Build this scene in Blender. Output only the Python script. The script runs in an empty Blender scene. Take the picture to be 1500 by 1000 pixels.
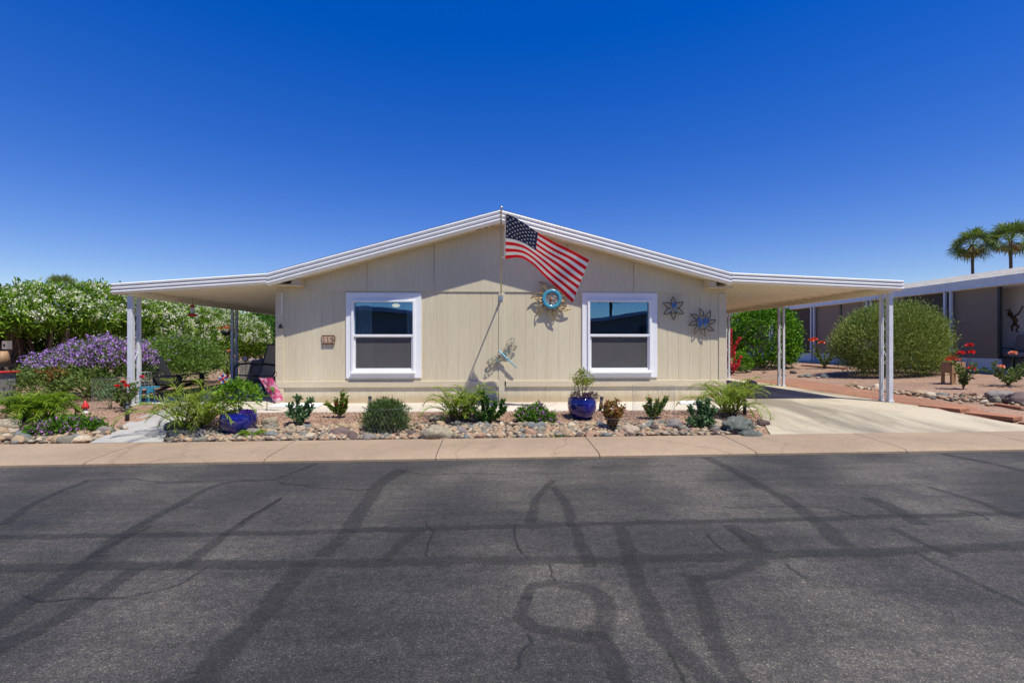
import bpy, math, random
import numpy as np
from mathutils import Vector, Matrix, noise as mnoise

random.seed(7)
rng = np.random.default_rng(11)
R = math.radians
PI = math.pi
scene = bpy.context.scene
COL = scene.collection

# ------------------------------------------------------------------ survey of the site
HC = 1.065                      # camera height above the concrete pad (pad is z = 0)
TH = R(2.45)                    # the lens is turned a little to the right of the house's own axis
FPX = 687.5
CT, ST = math.cos(TH), math.sin(TH)
D = 8.5                         # front wall of the house
FY = 8.2                        # gable fascia


def at(px, py, Y):
    xr = (px - 750.0) / FPX
    t = Y / (CT - xr * ST)
    return Vector((t * (xr * CT + ST), Y, HC - t * (py - 503.0) / FPX))


def kb(X):                      # back edge of the sidewalk
    return 5.86 + 0.022 * X


def sst(a, b, x):
    t = min(1.0, max(0.0, (x - a) / (b - a)))
    return t * t * (3 - 2 * t)


ROADZ = -0.185


def gz(X, Y):
    u = Y - kb(X)
    z = -0.135 + 0.118 * sst(0.0, 1.5, u)
    z += 0.22 * sst(7.6, 14.0, X) * sst(0.3, 4.0, u)
    z += 0.05 * sst(-5.2, -7.5, X) * sst(0.2, 2.5, u)
    if u < 0:
        z = -0.135 - 0.10 * sst(0.0, -0.35, u)
    return z


def G(px, py):
    z = -0.05
    for _ in range(12):
        t = (HC - z) * FPX / (py - 503.0)
        xr = (px - 750.0) / FPX
        X = t * (xr * CT + ST); Y = t * (CT - xr * ST)
        z = 0.5 * z + 0.5 * gz(X, Y)
    return Vector((X, Y, gz(X, Y)))


# ------------------------------------------------------------------ objects
def wloc(o):
    v = Vector((0, 0, 0))
    while o is not None:
        v += o.location
        o = o.parent
    return v


def tag(o, label=None, cat=None, group=None, kind=None):
    if label: o['label'] = label
    if cat: o['category'] = cat
    if group: o['group'] = group
    if kind: o['kind'] = kind
    return o


def thing(name, label, cat, loc, group=None):
    o = bpy.data.objects.new(name, None)
    o.empty_display_size = 0.1
    COL.objects.link(o)
    o.location = loc
    return tag(o, label, cat, group)


def link_mesh(name, V, F, mats, parent=None, fm=None, smooth=False):
    V = np.asarray(V, dtype=np.float64).reshape(-1, 3)
    if parent is not None:
        off = np.array(wloc(parent)); loc = Vector((0, 0, 0))
    else:
        off = np.array([(V[:, 0].min() + V[:, 0].max()) / 2, (V[:, 1].min() + V[:, 1].max()) / 2, V[:, 2].min()])
        loc = Vector(off)
    me = bpy.data.meshes.new(name)
    W = V - off
    if isinstance(F, np.ndarray):
        n, k = F.shape
        me.vertices.add(len(W)); me.vertices.foreach_set('co', W.astype(np.float32).ravel())
        me.loops.add(n * k); me.loops.foreach_set('vertex_index', F.astype(np.int32).ravel())
        me.polygons.add(n)
        me.polygons.foreach_set('loop_start', np.arange(0, n * k, k, dtype=np.int32))
        me.polygons.foreach_set('loop_total', np.full(n, k, dtype=np.int32))
        me.update(calc_edges=True)
    else:
        me.from_pydata([tuple(v) for v in W], [], F)
    if not isinstance(mats, (list, tuple)): mats = [mats]
    for m in mats: me.materials.append(m)
    if fm is not None: me.polygons.foreach_set('material_index', np.asarray(fm, dtype=np.int32))
    if smooth: me.polygons.foreach_set('use_smooth', np.ones(len(me.polygons), dtype=bool))
    me.update()
    o = bpy.data.objects.new(name, me)
    COL.objects.link(o)
    o.location = loc
    if parent is not None: o.parent = parent
    return o


class MB:
    def __init__(s): s.v = []; s.f = []; s.m = []

    def add(s, V, F, mi=0):
        b = len(s.v)
        s.v += [tuple(p) for p in V]
        s.f += [tuple(i + b for i in f) for f in F]
        s.m += [mi] * len(F)
        return s

    def box(s, lo, hi, mi=0, rot=None, c=None):
        x0, y0, z0 = lo; x1, y1, z1 = hi
        V = [Vector(p) for p in ((x0, y0, z0), (x1, y0, z0), (x1, y1, z0), (x0, y1, z0), (x0, y0, z1), (x1, y0, z1), (x1, y1, z1), (x0, y1, z1))]
        if rot is not None:
            c = Vector(c) if c is not None else (V[0] + V[6]) / 2
            V = [rot @ (p - c) + c for p in V]
        return s.add(V, [(0, 3, 2, 1), (4, 5, 6, 7), (0, 1, 5, 4), (1, 2, 6, 5), (2, 3, 7, 6), (3, 0, 4, 7)], mi)

    def tube(s, pts, r, n=6, mi=0, caps=True):
        pts = [Vector(p) for p in pts]
        rs = r if isinstance(r, (list, tuple)) else [r] * len(pts)
        V = []; F = []
        prev = None
        for i, p in enumerate(pts):
            a = pts[max(0, i - 1)]; b = pts[min(len(pts) - 1, i + 1)]
            t = (b - a)
            if t.length < 1e-9: t = Vector((0, 0, 1))
            t.normalize()
            if prev is None:
                u = t.orthogonal().normalized()
            else:
                u = (prev - t * prev.dot(t))
                u = u.normalized() if u.length > 1e-6 else t.orthogonal().normalized()
            prev = u
            w = t.cross(u)
            for k in range(n):
                q = 2 * PI * k / n
                V.append(p + (u * math.cos(q) + w * math.sin(q)) * rs[i])
        for i in range(len(pts) - 1):
            for k in range(n):
                F.append((i * n + k, i * n + (k + 1) % n, (i + 1) * n + (k + 1) % n, (i + 1) * n + k))
        if caps:
            F.append(tuple(range(n - 1, -1, -1)))
            F.append(tuple((len(pts) - 1) * n + k for k in range(n)))
        return s.add(V, F, mi)

    def lathe(s, prof, c, n=24, mi=0):
        c = Vector(c); V = []; F = []
        for r, z in prof:
            for k in range(n):
                q = 2 * PI * k / n
                V.append(c + Vector((r * math.cos(q), r * math.sin(q), z)))
        for i in range(len(prof) - 1):
            for k in range(n):
                F.append((i * n + k, i * n + (k + 1) % n, (i + 1) * n + (k + 1) % n, (i + 1) * n + k))
        F.append(tuple(range(n - 1, -1, -1)))
        F.append(tuple((len(prof) - 1) * n + k for k in range(n)))
        return s.add(V, F, mi)

    def prism(s, poly, vec, mi=0):
        """polygon (3-D points) extruded along vec"""
        vec = Vector(vec); n = len(poly)
        V = [Vector(p) for p in poly] + [Vector(p) + vec for p in poly]
        F = [tuple(range(n - 1, -1, -1)), tuple(range(n, 2 * n))]
        F += [(k, (k + 1) % n, n + (k + 1) % n, n + k) for k in range(n)]
        return s.add(V, F, mi)

    def ball(s, c, r, nu=10, nv=7, mi=0, sc=(1, 1, 1)):
        prof = [(max(1e-4, math.sin(PI * i / nv)) * 1.0, -math.cos(PI * i / nv)) for i in range(nv + 1)]
        V = []; F = []
        for a, z in prof:
            for k in range(nu):
                q = 2 * PI * k / nu
                V.append((c[0] + r * sc[0] * a * math.cos(q), c[1] + r * sc[1] * a * math.sin(q), c[2] + r * sc[2] * z))
        for i in range(nv):
            for k in range(nu):
                F.append((i * nu + k, i * nu + (k + 1) % nu, (i + 1) * nu + (k + 1) % nu, (i + 1) * nu + k))
        return s.add(V, F, mi)

    def build(s, name, mats, parent=None, smooth=False):
        return link_mesh(name, s.v, s.f, mats, parent, s.m, smooth)


def smooth_by_angle(o, deg=35):
    me = o.data
    me.polygons.foreach_set('use_smooth', np.ones(len(me.polygons), dtype=bool))
    try:
        me.set_sharp_from_angle(angle=R(deg))
    except Exception:
        pass
    return o


def bevel(o, w=0.004, seg=2):
    m = o.modifiers.new('edge', 'BEVEL'); m.width = w; m.segments = seg; m.limit_method = 'ANGLE'
    return o


# ------------------------------------------------------------------ materials
def nd(nt, t, props=None, **ins):
    n = nt.nodes.new(t)
    for k, v in (props or {}).items(): setattr(n, k, v)
    for k, v in ins.items():
        k = k.replace('_', ' ')
        sck = n.inputs[int(k[1:])] if k[0] == 'i' and k[1:].isdigit() else n.inputs[k]
        if isinstance(v, bpy.types.NodeSocket): nt.links.new(v, sck)
        else: sck.default_value = v
    return n


def rgba(c): return (c[0], c[1], c[2], 1.0)


def ramp(nt, fac, stops, interp='LINEAR'):
    n = nt.nodes.new('ShaderNodeValToRGB')
    nt.links.new(fac, n.inputs[0])
    cr = n.color_ramp; cr.interpolation = interp
    while len(cr.elements) < len(stops): cr.elements.new(0.5)
    for e, (p, c) in zip(cr.elements, stops):
        e.position = p; e.color = rgba(c) if not isinstance(c, (int, float)) else (c, c, c, 1)
    return n.outputs[0]


def newmat(name):
    m = bpy.data.materials.new(name); m.use_nodes = True
    nt = m.node_tree
    return m, nt, nt.nodes['Principled BSDF'], nt.nodes['Material Output']


def mul(nt, a, b, f=1.0, mode='MULTIPLY'):
    n = nt.nodes.new('ShaderNodeMix'); n.data_type = 'RGBA'; n.blend_type = mode
    for s, v in ((n.inputs[0], f), (n.inputs[6], a), (n.inputs[7], b)):
        if isinstance(v, bpy.types.NodeSocket): nt.links.new(v, s)
        else: s.default_value = v if isinstance(v, float) else rgba(v)
    return n.outputs[2]


def coords(nt, stretch=(1, 1, 1)):
    tc = nd(nt, 'ShaderNodeTexCoord')
    mp = nd(nt, 'ShaderNodeMapping', Vector=tc.outputs['Object'])
    mp.inputs['Scale'].default_value = stretch
    return mp.outputs[0]


def surf(name, base, var=0.12, scale=6.0, rough=0.7, bump=0.0, bscale=60.0, stretch=(1, 1, 1), metallic=0.0, spec=0.5, tint=None, coat=0.0, big=1.2):
    """a surface of one paint or stuff, with broad and fine irregularity"""
    m, nt, b, _ = newmat(name)
    co = coords(nt, stretch)
    n1 = nd(nt, 'ShaderNodeTexNoise', Vector=co, Scale=scale, Detail=6.0, Roughness=0.62).outputs[0]
    n2 = nd(nt, 'ShaderNodeTexNoise', Vector=co, Scale=big, Detail=3.0).outputs[0]
    lo = tuple(max(0, c * (1 - var)) for c in base); hi = tuple(min(1, c * (1 + var)) for c in base)
    c1 = ramp(nt, n1, [(0.32, lo), (0.68, hi)])
    t = tint or tuple(1 - var * 0.8 for _ in range(3))
    c2 = ramp(nt, n2, [(0.35, t), (0.65, (1, 1, 1))])
    c = mul(nt, c1, c2)
    nt.links.new(c, b.inputs['Base Color'])
    b.inputs['Roughness'].default_value = rough
    b.inputs['Metallic'].default_value = metallic
    b.inputs['Specular IOR Level'].default_value = spec
    if coat: b.inputs['Coat Weight'].default_value = coat
    if bump:
        n3 = nd(nt, 'ShaderNodeTexNoise', Vector=co, Scale=bscale, Detail=4.0, Roughness=0.6).outputs[0]
        bp = nd(nt, 'ShaderNodeBump', Height=n3, Strength=bump, Distance=0.01)
        nt.links.new(bp.outputs[0], b.inputs['Normal'])
    return m


def leafmat(name, cols, trans=0.22, rough=0.6, spec=0.15):
    m, nt, b, out = newmat(name)
    g = nd(nt, 'ShaderNodeNewGeometry')
    st = [(i / max(1, len(cols) - 1), c) for i, c in enumerate(cols)]
    c = ramp(nt, g.outputs['Random Per Island'], st)
    nt.links.new(c, b.inputs['Base Color'])
    b.inputs['Roughness'].default_value = rough
    b.inputs['Specular IOR Level'].default_value = spec
    tr = nd(nt, 'ShaderNodeBsdfTranslucent', Color=mul(nt, c, (1.15, 1.2, 0.6)))
    mx = nd(nt, 'ShaderNodeMixShader', Fac=trans)
    nt.links.new(b.outputs[0], mx.inputs[1]); nt.links.new(tr.outputs[0], mx.inputs[2])
    nt.links.new(mx.outputs[0], out.inputs[0])
    return m


def gravelmat(name, cols, scale=48.0, bump=0.9, rough=0.9):
    m, nt, b, _ = newmat(name)
    co = coords(nt)
    warp = nd(nt, 'ShaderNodeTexNoise', Vector=co, Scale=9.0, Detail=2.0)
    cc = nd(nt, 'ShaderNodeVectorMath', {'operation': 'MULTIPLY_ADD'}, i0=warp.outputs[1], i1=(0.03, 0.03, 0.03), i2=co).outputs[0]
    v = nd(nt, 'ShaderNodeTexVoronoi', Vector=cc, Scale=scale, Randomness=1.0)
    sep = nd(nt, 'ShaderNodeSeparateColor', Color=v.outputs['Color'])
    c = ramp(nt, sep.outputs[0], [(i / (len(cols) - 1), k) for i, k in enumerate(cols)])
    n2 = nd(nt, 'ShaderNodeTexNoise', Vector=co, Scale=1.1, Detail=5.0).outputs[0]
    c = mul(nt, c, ramp(nt, n2, [(0.3, (0.78, 0.76, 0.74)), (0.7, (1.08, 1.05, 1.02))]))
    nt.links.new(c, b.inputs['Base Color'])
    b.inputs['Roughness'].default_value = rough
    h = nd(nt, 'ShaderNodeMath', {'operation': 'SUBTRACT'}, i0=1.0, i1=v.outputs['Distance']).outputs[0]
    bp = nd(nt, 'ShaderNodeBump', Height=h, Strength=bump, Distance=0.02)
    nt.links.new(bp.outputs[0], b.inputs['Normal'])
    return m


M = {}
# paint and metal
M['siding'] = surf('siding_paint', (0.635, 0.562, 0.40), 0.06, 30, 0.75, 0.3, 90, (1, 1, 0.10), big=1.4, tint=(0.915, 0.90, 0.87))
M['gable'] = surf('gable_paint', (0.62, 0.553, 0.405), 0.05, 20, 0.75, 0.25, 80, (1, 1, 0.2), big=1.2, tint=(0.94, 0.93, 0.91))
M['trimtan'] = surf('trim_paint', (0.60, 0.515, 0.36), 0.05, 14, 0.7, 0.15, 70, (0.3, 1, 1))
M['soffit'] = surf('soffit_paint', (0.62, 0.50, 0.33), 0.05, 12, 0.7)
M['groove'] = surf('groove_paint', (0.50, 0.42, 0.29), 0.05, 12, 0.8)
M['alu'] = surf('white_aluminium', (0.79, 0.79, 0.80), 0.04, 5, 0.38, 0, stretch=(1, 1, 1), spec=0.5, big=0.7)
M['pan'] = surf('cream_pan_paint', (0.88, 0.82, 0.64), 0.04, 6, 0.5, 0)
M['post'] = surf('white_post_paint', (0.62, 0.645, 0.68), 0.07, 9, 0.45)
M['vinyl'] = surf('white_vinyl', (0.83, 0.83, 0.83), 0.03, 5, 0.4)
M['wtrim'] = surf('white_trim_paint', (0.81, 0.815, 0.825), 0.03, 5, 0.5, 0.08, 50)
M['shingle'] = surf('grey_shingles', (0.20, 0.19, 0.18), 0.35, 14, 0.9, 0.6, 40, big=3.0)
M['inner'] = surf('interior_paint', (0.42, 0.40, 0.37), 0.04, 4, 0.8)
M['curtain'] = surf('white_curtain', (0.80, 0.82, 0.84), 0.04, 8, 0.8)
M['dark'] = surf('black_metal', (0.022, 0.022, 0.024), 0.2, 12, 0.45)
M['charcoal'] = surf('charcoal_resin', (0.02, 0.02, 0.022), 0.2, 12, 0.5)
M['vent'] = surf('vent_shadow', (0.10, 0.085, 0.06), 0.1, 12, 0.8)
M['brass'] = surf('tan_metal', (0.34, 0.24, 0.11), 0.2, 20, 0.42, metallic=0.5)
M['rust'] = surf('rusty_wire', (0.15, 0.09, 0.055), 0.3, 30, 0.6, metallic=0.3)
M['turq'] = surf('turquoise_enamel', (0.055, 0.29, 0.42), 0.15, 14, 0.25, coat=0.5)
M['blueart'] = surf('blue_enamel', (0.03, 0.17, 0.52), 0.2, 20, 0.3, coat=0.4)
M['lightblue'] = surf('pale_blue_enamel', (0.22, 0.50, 0.62), 0.2, 30, 0.3, coat=0.4)
M['pewter'] = surf('pewter_relief', (0.36, 0.34, 0.32), 0.6, 55, 0.5, 1.0, 60, metallic=0.4)
M['galv'] = surf('galvanised_wire', (0.46, 0.46, 0.46), 0.1, 20, 0.45, metallic=0.6)
M['polewood'] = surf('pole_paint', (0.52, 0.43, 0.28), 0.1, 20, 0.5)
M['silver'] = surf('silver_metal', (0.6, 0.6, 0.6), 0.1, 20, 0.3, metallic=0.9)
M['glaze'] = surf('cobalt_glaze', (0.010, 0.012, 0.20), 0.5, 5, 0.12, 0.12, 8, coat=0.8, tint=(0.6, 0.55, 0.6), big=3)
M['soil'] = surf('potting_soil', (0.05, 0.035, 0.025), 0.4, 40, 0.95, 0.6, 80)
M['plaque'] = surf('brown_plaque', (0.13, 0.05, 0.035), 0.25, 30, 0.6)
M['tile'] = surf('buff_tile', (0.62, 0.42, 0.27), 0.15, 25, 0.5)
M['digit'] = surf('dark_digit', (0.025, 0.02, 0.018), 0.2, 25, 0.6)
M['red'] = surf('red_enamel', (0.55, 0.02, 0.02), 0.15, 20, 0.4)
M['feeder'] = surf('feeder_red', (0.42, 0.02, 0.02), 0.15, 20, 0.3)
M['feederglass'] = surf('feeder_bottle', (0.55, 0.66, 0.72), 0.1, 10, 0.15)
M['sling'] = surf('brown_sling', (0.30, 0.25, 0.17), 0.12, 40, 0.8)
M['wood'] = surf('tan_wood', (0.38, 0.22, 0.10), 0.25, 14, 0.6, stretch=(1, 1, 0.2))
M['terra'] = surf('terracotta_paver', (0.34, 0.145, 0.075), 0.16, 16, 0.9, 0.4, 60)
M['dirt'] = surf('red_dirt', (0.30, 0.145, 0.085), 0.25, 14, 0.95, 0.6, 70)
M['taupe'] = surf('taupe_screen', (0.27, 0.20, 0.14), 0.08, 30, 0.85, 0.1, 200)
M['recess'] = surf('recess_shade', (0.075, 0.055, 0.042), 0.08, 30, 0.85)  # shade of the open recesses, painted as a darker panel colour
M['nwhite'] = surf('neighbour_white', (0.84, 0.81, 0.76), 0.05, 8, 0.7, 0.1, 40)
M['nfascia'] = surf('neighbour_fascia', (0.66, 0.70, 0.78), 0.05, 6, 0.5)
M['nroof'] = surf('neighbour_shingles', (0.36, 0.34, 0.31), 0.4, 9, 0.9, 0.6, 30, stretch=(1, 1, 3), big=3)
M['cushion'] = surf('taupe_cushion', (0.30, 0.25, 0.22), 0.08, 20, 0.9)
M['bark'] = surf('grey_brown_bark', (0.17, 0.12, 0.085), 0.35, 14, 0.95, 0.6, 30, (1, 1, 0.3))
M['stem'] = surf('green_brown_stem', (0.16, 0.13, 0.06), 0.3, 30, 0.9)
M['palmtrunk'] = surf('palm_bark', (0.14, 0.10, 0.07), 0.45, 22, 0.95, 0.8, 30, (1, 1, 2))
M['brownskin'] = surf('brown_metal', (0.12, 0.065, 0.035), 0.2, 20, 0.6)
M['gnomewhite'] = surf('white_resin', (0.75, 0.73, 0.70), 0.06, 20, 0.6)
M['opp'] = surf('far_side_wall', (0.20, 0.185, 0.165), 0.06, 6, 0.8)
M['opptrim'] = surf('far_side_trim', (0.30, 0.36, 0.45), 0.06, 6, 0.6)
M['stoneblock'] = surf('grey_stone_block', (0.27, 0.26, 0.25), 0.35, 16, 0.9, 0.7, 26)
M['petal_orange'] = surf('orange_enamel', (0.75, 0.26, 0.02), 0.15, 20, 0.4)
M['petal_yellow'] = surf('yellow_enamel', (0.8, 0.55, 0.05), 0.1, 20, 0.4)
M['pinflag'] = None
M['star_white'] = surf('star_white', (0.8, 0.8, 0.8), 0.03, 20, 0.7)
M['flag_white'] = surf('flag_white', (0.78, 0.78, 0.80), 0.05, 25, 0.6, 0.15, 30)
M['flag_red'] = surf('flag_red', (0.68, 0.010, 0.024), 0.08, 25, 0.55, 0.15, 30)
M['flag_blue'] = surf('flag_blue', (0.012, 0.022, 0.085), 0.12, 25, 0.6, 0.15, 30)
for k in ('flag_white', 'flag_red', 'flag_blue'):
    nt = M[k].node_tree; b = nt.nodes['Principled BSDF']; out = nt.nodes['Material Output']
    src = b.inputs['Base Color'].links[0].from_socket
    tr = nd(nt, 'ShaderNodeBsdfTranslucent', Color=src)
    mx = nd(nt, 'ShaderNodeMixShader', Fac=0.16)
    b.inputs['Specular IOR Level'].default_value = 0.15
    nt.links.new(b.outputs[0], mx.inputs[1]); nt.links.new(tr.outputs[0], mx.inputs[2]); nt.links.new(mx.outputs[0], out.inputs[0])

# ground stuffs
M['gravel'] = gravelmat('pink_gravel', [(0.17, 0.10, 0.07), (0.30, 0.18, 0.122), (0.365, 0.23, 0.158), (0.43, 0.305, 0.225), (0.245, 0.142, 0.097)], 52.0)


def asphalt():
    m, nt, b, _ = newmat('worn_asphalt')
    co = coords(nt)
    fine = nd(nt, 'ShaderNodeTexVoronoi', Vector=co, Scale=230.0)
    sc = nd(nt, 'ShaderNodeSeparateColor', Color=fine.outputs['Color']).outputs[0]
    st = ramp(nt, sc, [(0.0, (0.021, 0.0203, 0.0203)), (0.5, (0.036, 0.0348, 0.0337)), (0.85, (0.053, 0.0505, 0.047)), (0.95, (0.074, 0.070, 0.064)), (1.0, (0.125, 0.118, 0.106))])
    n1 = nd(nt, 'ShaderNodeTexNoise', Vector=co, Scale=0.75, Detail=4.0, Roughness=0.5).outputs[0]
    wear = ramp(nt, n1, [(0.34, (0.70, 0.72, 0.78)), (0.45, (0.95, 0.95, 0.95)), (0.54, (1.4, 1.36, 1.29)), (0.63, (2.1, 2.02, 1.88))])
    co2 = coords(nt, (0.35, 3.0, 1))
    n2 = nd(nt, 'ShaderNodeTexNoise', Vector=co2, Scale=3.0, Detail=5.0, Roughness=0.7).outputs[0]
    streak = ramp(nt, n2, [(0.3, (0.78, 0.78, 0.80)), (0.7, (1.25, 1.23, 1.2))])
    n3 = nd(nt, 'ShaderNodeTexNoise', Vector=co, Scale=22.0, Detail=4.0, Roughness=0.7).outputs[0]
    mid = ramp(nt, n3, [(0.3, (0.72, 0.72, 0.72)), (0.7, (1.3, 1.3, 1.3))])
    c = mul(nt, mul(nt, mul(nt, st, wear), streak), mid)
    nt.links.new(c, b.inputs['Base Color'])
    b.inputs['Roughness'].default_value = 0.82
    b.inputs['Specular IOR Level'].default_value = 0.35
    bp = nd(nt, 'ShaderNodeBump', Height=fine.outputs['Distance'], Strength=0.4, Distance=0.006)
    bp.invert = True
    nt.links.new(bp.outputs[0], b.inputs['Normal'])
    return m



def weather_siding():
    """splashed dust along the foot of the wall and faint runs under the boards"""
    nt = M['siding'].node_tree; b = nt.nodes['Principled BSDF']
    src = b.inputs['Base Color'].links[0].from_socket
    co = coords(nt); z = nd(nt, 'ShaderNodeSeparateXYZ', Vector=co).outputs[2]
    n = nd(nt, 'ShaderNodeTexNoise', Vector=co, Scale=7.0, Detail=6.0, Roughness=0.7).outputs[0]
    h = nd(nt, 'ShaderNodeMath', {'operation': 'MULTIPLY_ADD'}, i0=n, i1=-0.16, i2=z).outputs[0]
    dirt = ramp(nt, h, [(-0.0, (0.84, 0.76, 0.66)), (0.09, (1, 1, 1))])
    run = nd(nt, 'ShaderNodeTexNoise', Vector=coords(nt, (9, 1, 0.35)), Scale=1.6, Detail=5.0, Roughness=0.65).outputs[0]
    runs = ramp(nt, run, [(0.30, (0.90, 0.875, 0.84)), (0.46, (1, 1, 1))])
    nt.links.new(mul(nt, mul(nt, src, dirt), runs), b.inputs['Base Color'])


weather_siding()
M['asphalt'] = asphalt()


def tarmat(name='crack_sealer', thin=False):
    m, nt, b, out = newmat(name)
    uv = nd(nt, 'ShaderNodeUVMap')
    sx = nd(nt, 'ShaderNodeSeparateXYZ', Vector=uv.outputs[0])
    co = coords(nt)
    nz = nd(nt, 'ShaderNodeTexNoise', Vector=co, Scale=5.0 if not thin else 16.0, Detail=6.0, Roughness=0.7).outputs[0]
    nf = nd(nt, 'ShaderNodeTexNoise', Vector=co, Scale=60.0, Detail=3.0, Roughness=0.7).outputs[0]
    # |v - 0.5| * 2, pushed about by the noise
    a = nd(nt, 'ShaderNodeMath', {'operation': 'SUBTRACT'}, i0=sx.outputs[1], i1=0.5).outputs[0]
    a = nd(nt, 'ShaderNodeMath', {'operation': 'ABSOLUTE'}, i0=a).outputs[0]
    a = nd(nt, 'ShaderNodeMath', {'operation': 'MULTIPLY_ADD'}, i0=nz, i1=0.55, i2=a).outputs[0]
    a = nd(nt, 'ShaderNodeMath', {'operation': 'MULTIPLY_ADD'}, i0=nf, i1=0.35, i2=a).outputs[0]
    al = ramp(nt, a, [(0.72 if not thin else .62, 0.33 if not thin else 0.45), (0.87 if not thin else .95, 0.0)])
    c = ramp(nt, nf, [(0.3, (0.014, 0.0138, 0.014)), (0.6, (0.028, 0.027, 0.0275)), (0.8, (0.06, 0.058, 0.055))] if not thin else [(0.3, (0.010, 0.010, 0.010)), (0.7, (0.022, 0.021, 0.02))])
    nt.links.new(c, b.inputs['Base Color']); b.inputs['Roughness'].default_value = 0.7
    tr = nd(nt, 'ShaderNodeBsdfTransparent')
    mx = nd(nt, 'ShaderNodeMixShader', Fac=al)
    nt.links.new(tr.outputs[0], mx.inputs[1]); nt.links.new(b.outputs[0], mx.inputs[2])
    nt.links.new(mx.outputs[0], out.inputs[0])
    return m


M['tar'] = tarmat()
M['crack'] = tarmat('open_crack', True)


def concrete(name, base, stain, var=0.07, stain_lo=0.40, stain_hi=0.62, stretch=(0.6, 1, 1), rough=0.85):
    m, nt, b, _ = newmat(name)
    co = coords(nt); cs = coords(nt, stretch)
    n1 = nd(nt, 'ShaderNodeTexNoise', Vector=cs, Scale=0.9, Detail=6.0, Roughness=0.6).outputs[0]
    c = ramp(nt, n1, [(stain_lo, stain), (stain_hi, base)])
    n2 = nd(nt, 'ShaderNodeTexNoise', Vector=co, Scale=35.0, Detail=5.0, Roughness=0.75).outputs[0]
    c = mul(nt, c, ramp(nt, n2, [(0.3, (1 - var * 1.6,) * 3), (0.7, (1 + var,) * 3)]))
    n3 = nd(nt, 'ShaderNodeTexNoise', Vector=co, Scale=4.0, Detail=5.0, Roughness=0.7).outputs[0]
    c = mul(nt, c, ramp(nt, n3, [(0.3, (1 - var,) * 3), (0.65, (1.0,) * 3)]))
    # hairline cracks and a few old drips
    wv = nd(nt, 'ShaderNodeTexNoise', Vector=co, Scale=2.2, Detail=5.0, Roughness=0.65).outputs[1]
    wc = nd(nt, 'ShaderNodeVectorMath', {'operation': 'MULTIPLY_ADD'}, i0=wv, i1=(0.55, 0.55, 0.0), i2=co).outputs[0]
    ve = nd(nt, 'ShaderNodeTexVoronoi', {'feature': 'DISTANCE_TO_EDGE'}, Vector=wc, Scale=0.42).outputs[0]
    mk = nd(nt, 'ShaderNodeTexNoise', Vector=co, Scale=0.7, Detail=1.0).outputs[0]
    ck = nd(nt, 'ShaderNodeMath', {'operation': 'MULTIPLY_ADD'}, i0=mk, i1=-0.004, i2=ve).outputs[0]
    c = mul(nt, c, ramp(nt, ck, [(0.0, (0.84, 0.82, 0.80)), (0.0012, (1, 1, 1))]))
    dr = nd(nt, 'ShaderNodeTexNoise', Vector=co, Scale=2.6, Detail=3.0, Roughness=0.5).outputs[0]
    c = mul(nt, c, ramp(nt, dr, [(0.66, (1, 1, 1)), (0.78, (0.86, 0.85, 0.84))]))
    nt.links.new(c, b.inputs['Base Color']); b.inputs['Roughness'].default_value = rough
    bp = nd(nt, 'ShaderNodeBump', Height=n2, Strength=0.15, Distance=0.01)
    nt.links.new(bp.outputs[0], b.inputs['Normal'])
    return m


M['sidewalk'] = concrete('tan_sidewalk', (0.340, 0.250, 0.168), (0.285, 0.208, 0.139), 0.12)
M['driveway'] = concrete('cream_driveway', (0.45, 0.39, 0.285), (0.215, 0.185, 0.135), 0.06, 0.40, 0.57, (1.25, 0.30, 1))
M['pad'] = concrete('pale_pad', (0.54, 0.49, 0.41), (0.46, 0.41, 0.34), 0.06)
M['walk'] = concrete('grey_walkway', (0.40, 0.385, 0.355), (0.33, 0.315, 0.29), 0.08)
M['joint'] = surf('dark_joint', (0.12, 0.07, 0.045), 0.3, 20, 0.95)

ROCK = {}
for nm, c, sp in (('bluish grey', (0.165, 0.178, 0.172), 0.28), ('sandy tan', (0.38, 0.275, 0.17), 0.25), ('pinkish', (0.36, 0.22, 0.145), 0.22),
                  ('dark brown', (0.115, 0.080, 0.070), 0.3), ('cream', (0.50, 0.42, 0.31), 0.2), ('olive grey', (0.205, 0.190, 0.145), 0.3)):
    ROCK[nm] = surf('rock_' + nm.replace(' ', '_'), c, sp, 14, 0.85, 0.5, 40, big=5, tint=(0.72, 0.72, 0.72))
M['boulder_green'] = surf('green_grey_boulder', (0.13, 0.145, 0.125), 0.5, 9, 0.9, 1.0, 22, big=4, tint=(0.6, 0.6, 0.6))
M['boulder_pale'] = surf('pale_lichen_boulder', (0.34, 0.30, 0.22), 0.35, 9, 0.9, 0.9, 22, big=4, tint=(0.7, 0.66, 0.58))
M['boulder_tan'] = surf('tan_boulder', (0.40, 0.31, 0.23), 0.25, 9, 0.9, 0.7, 22, big=4)
M['boulder_purple'] = surf('purple_brown_boulder', (0.15, 0.105, 0.095), 0.25, 9, 0.85, 0.6, 22, big=4)
M['boulder_grey'] = surf('grey_boulder', (0.22, 0.19, 0.175), 0.25, 9, 0.85, 0.6, 22, big=4)

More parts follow.
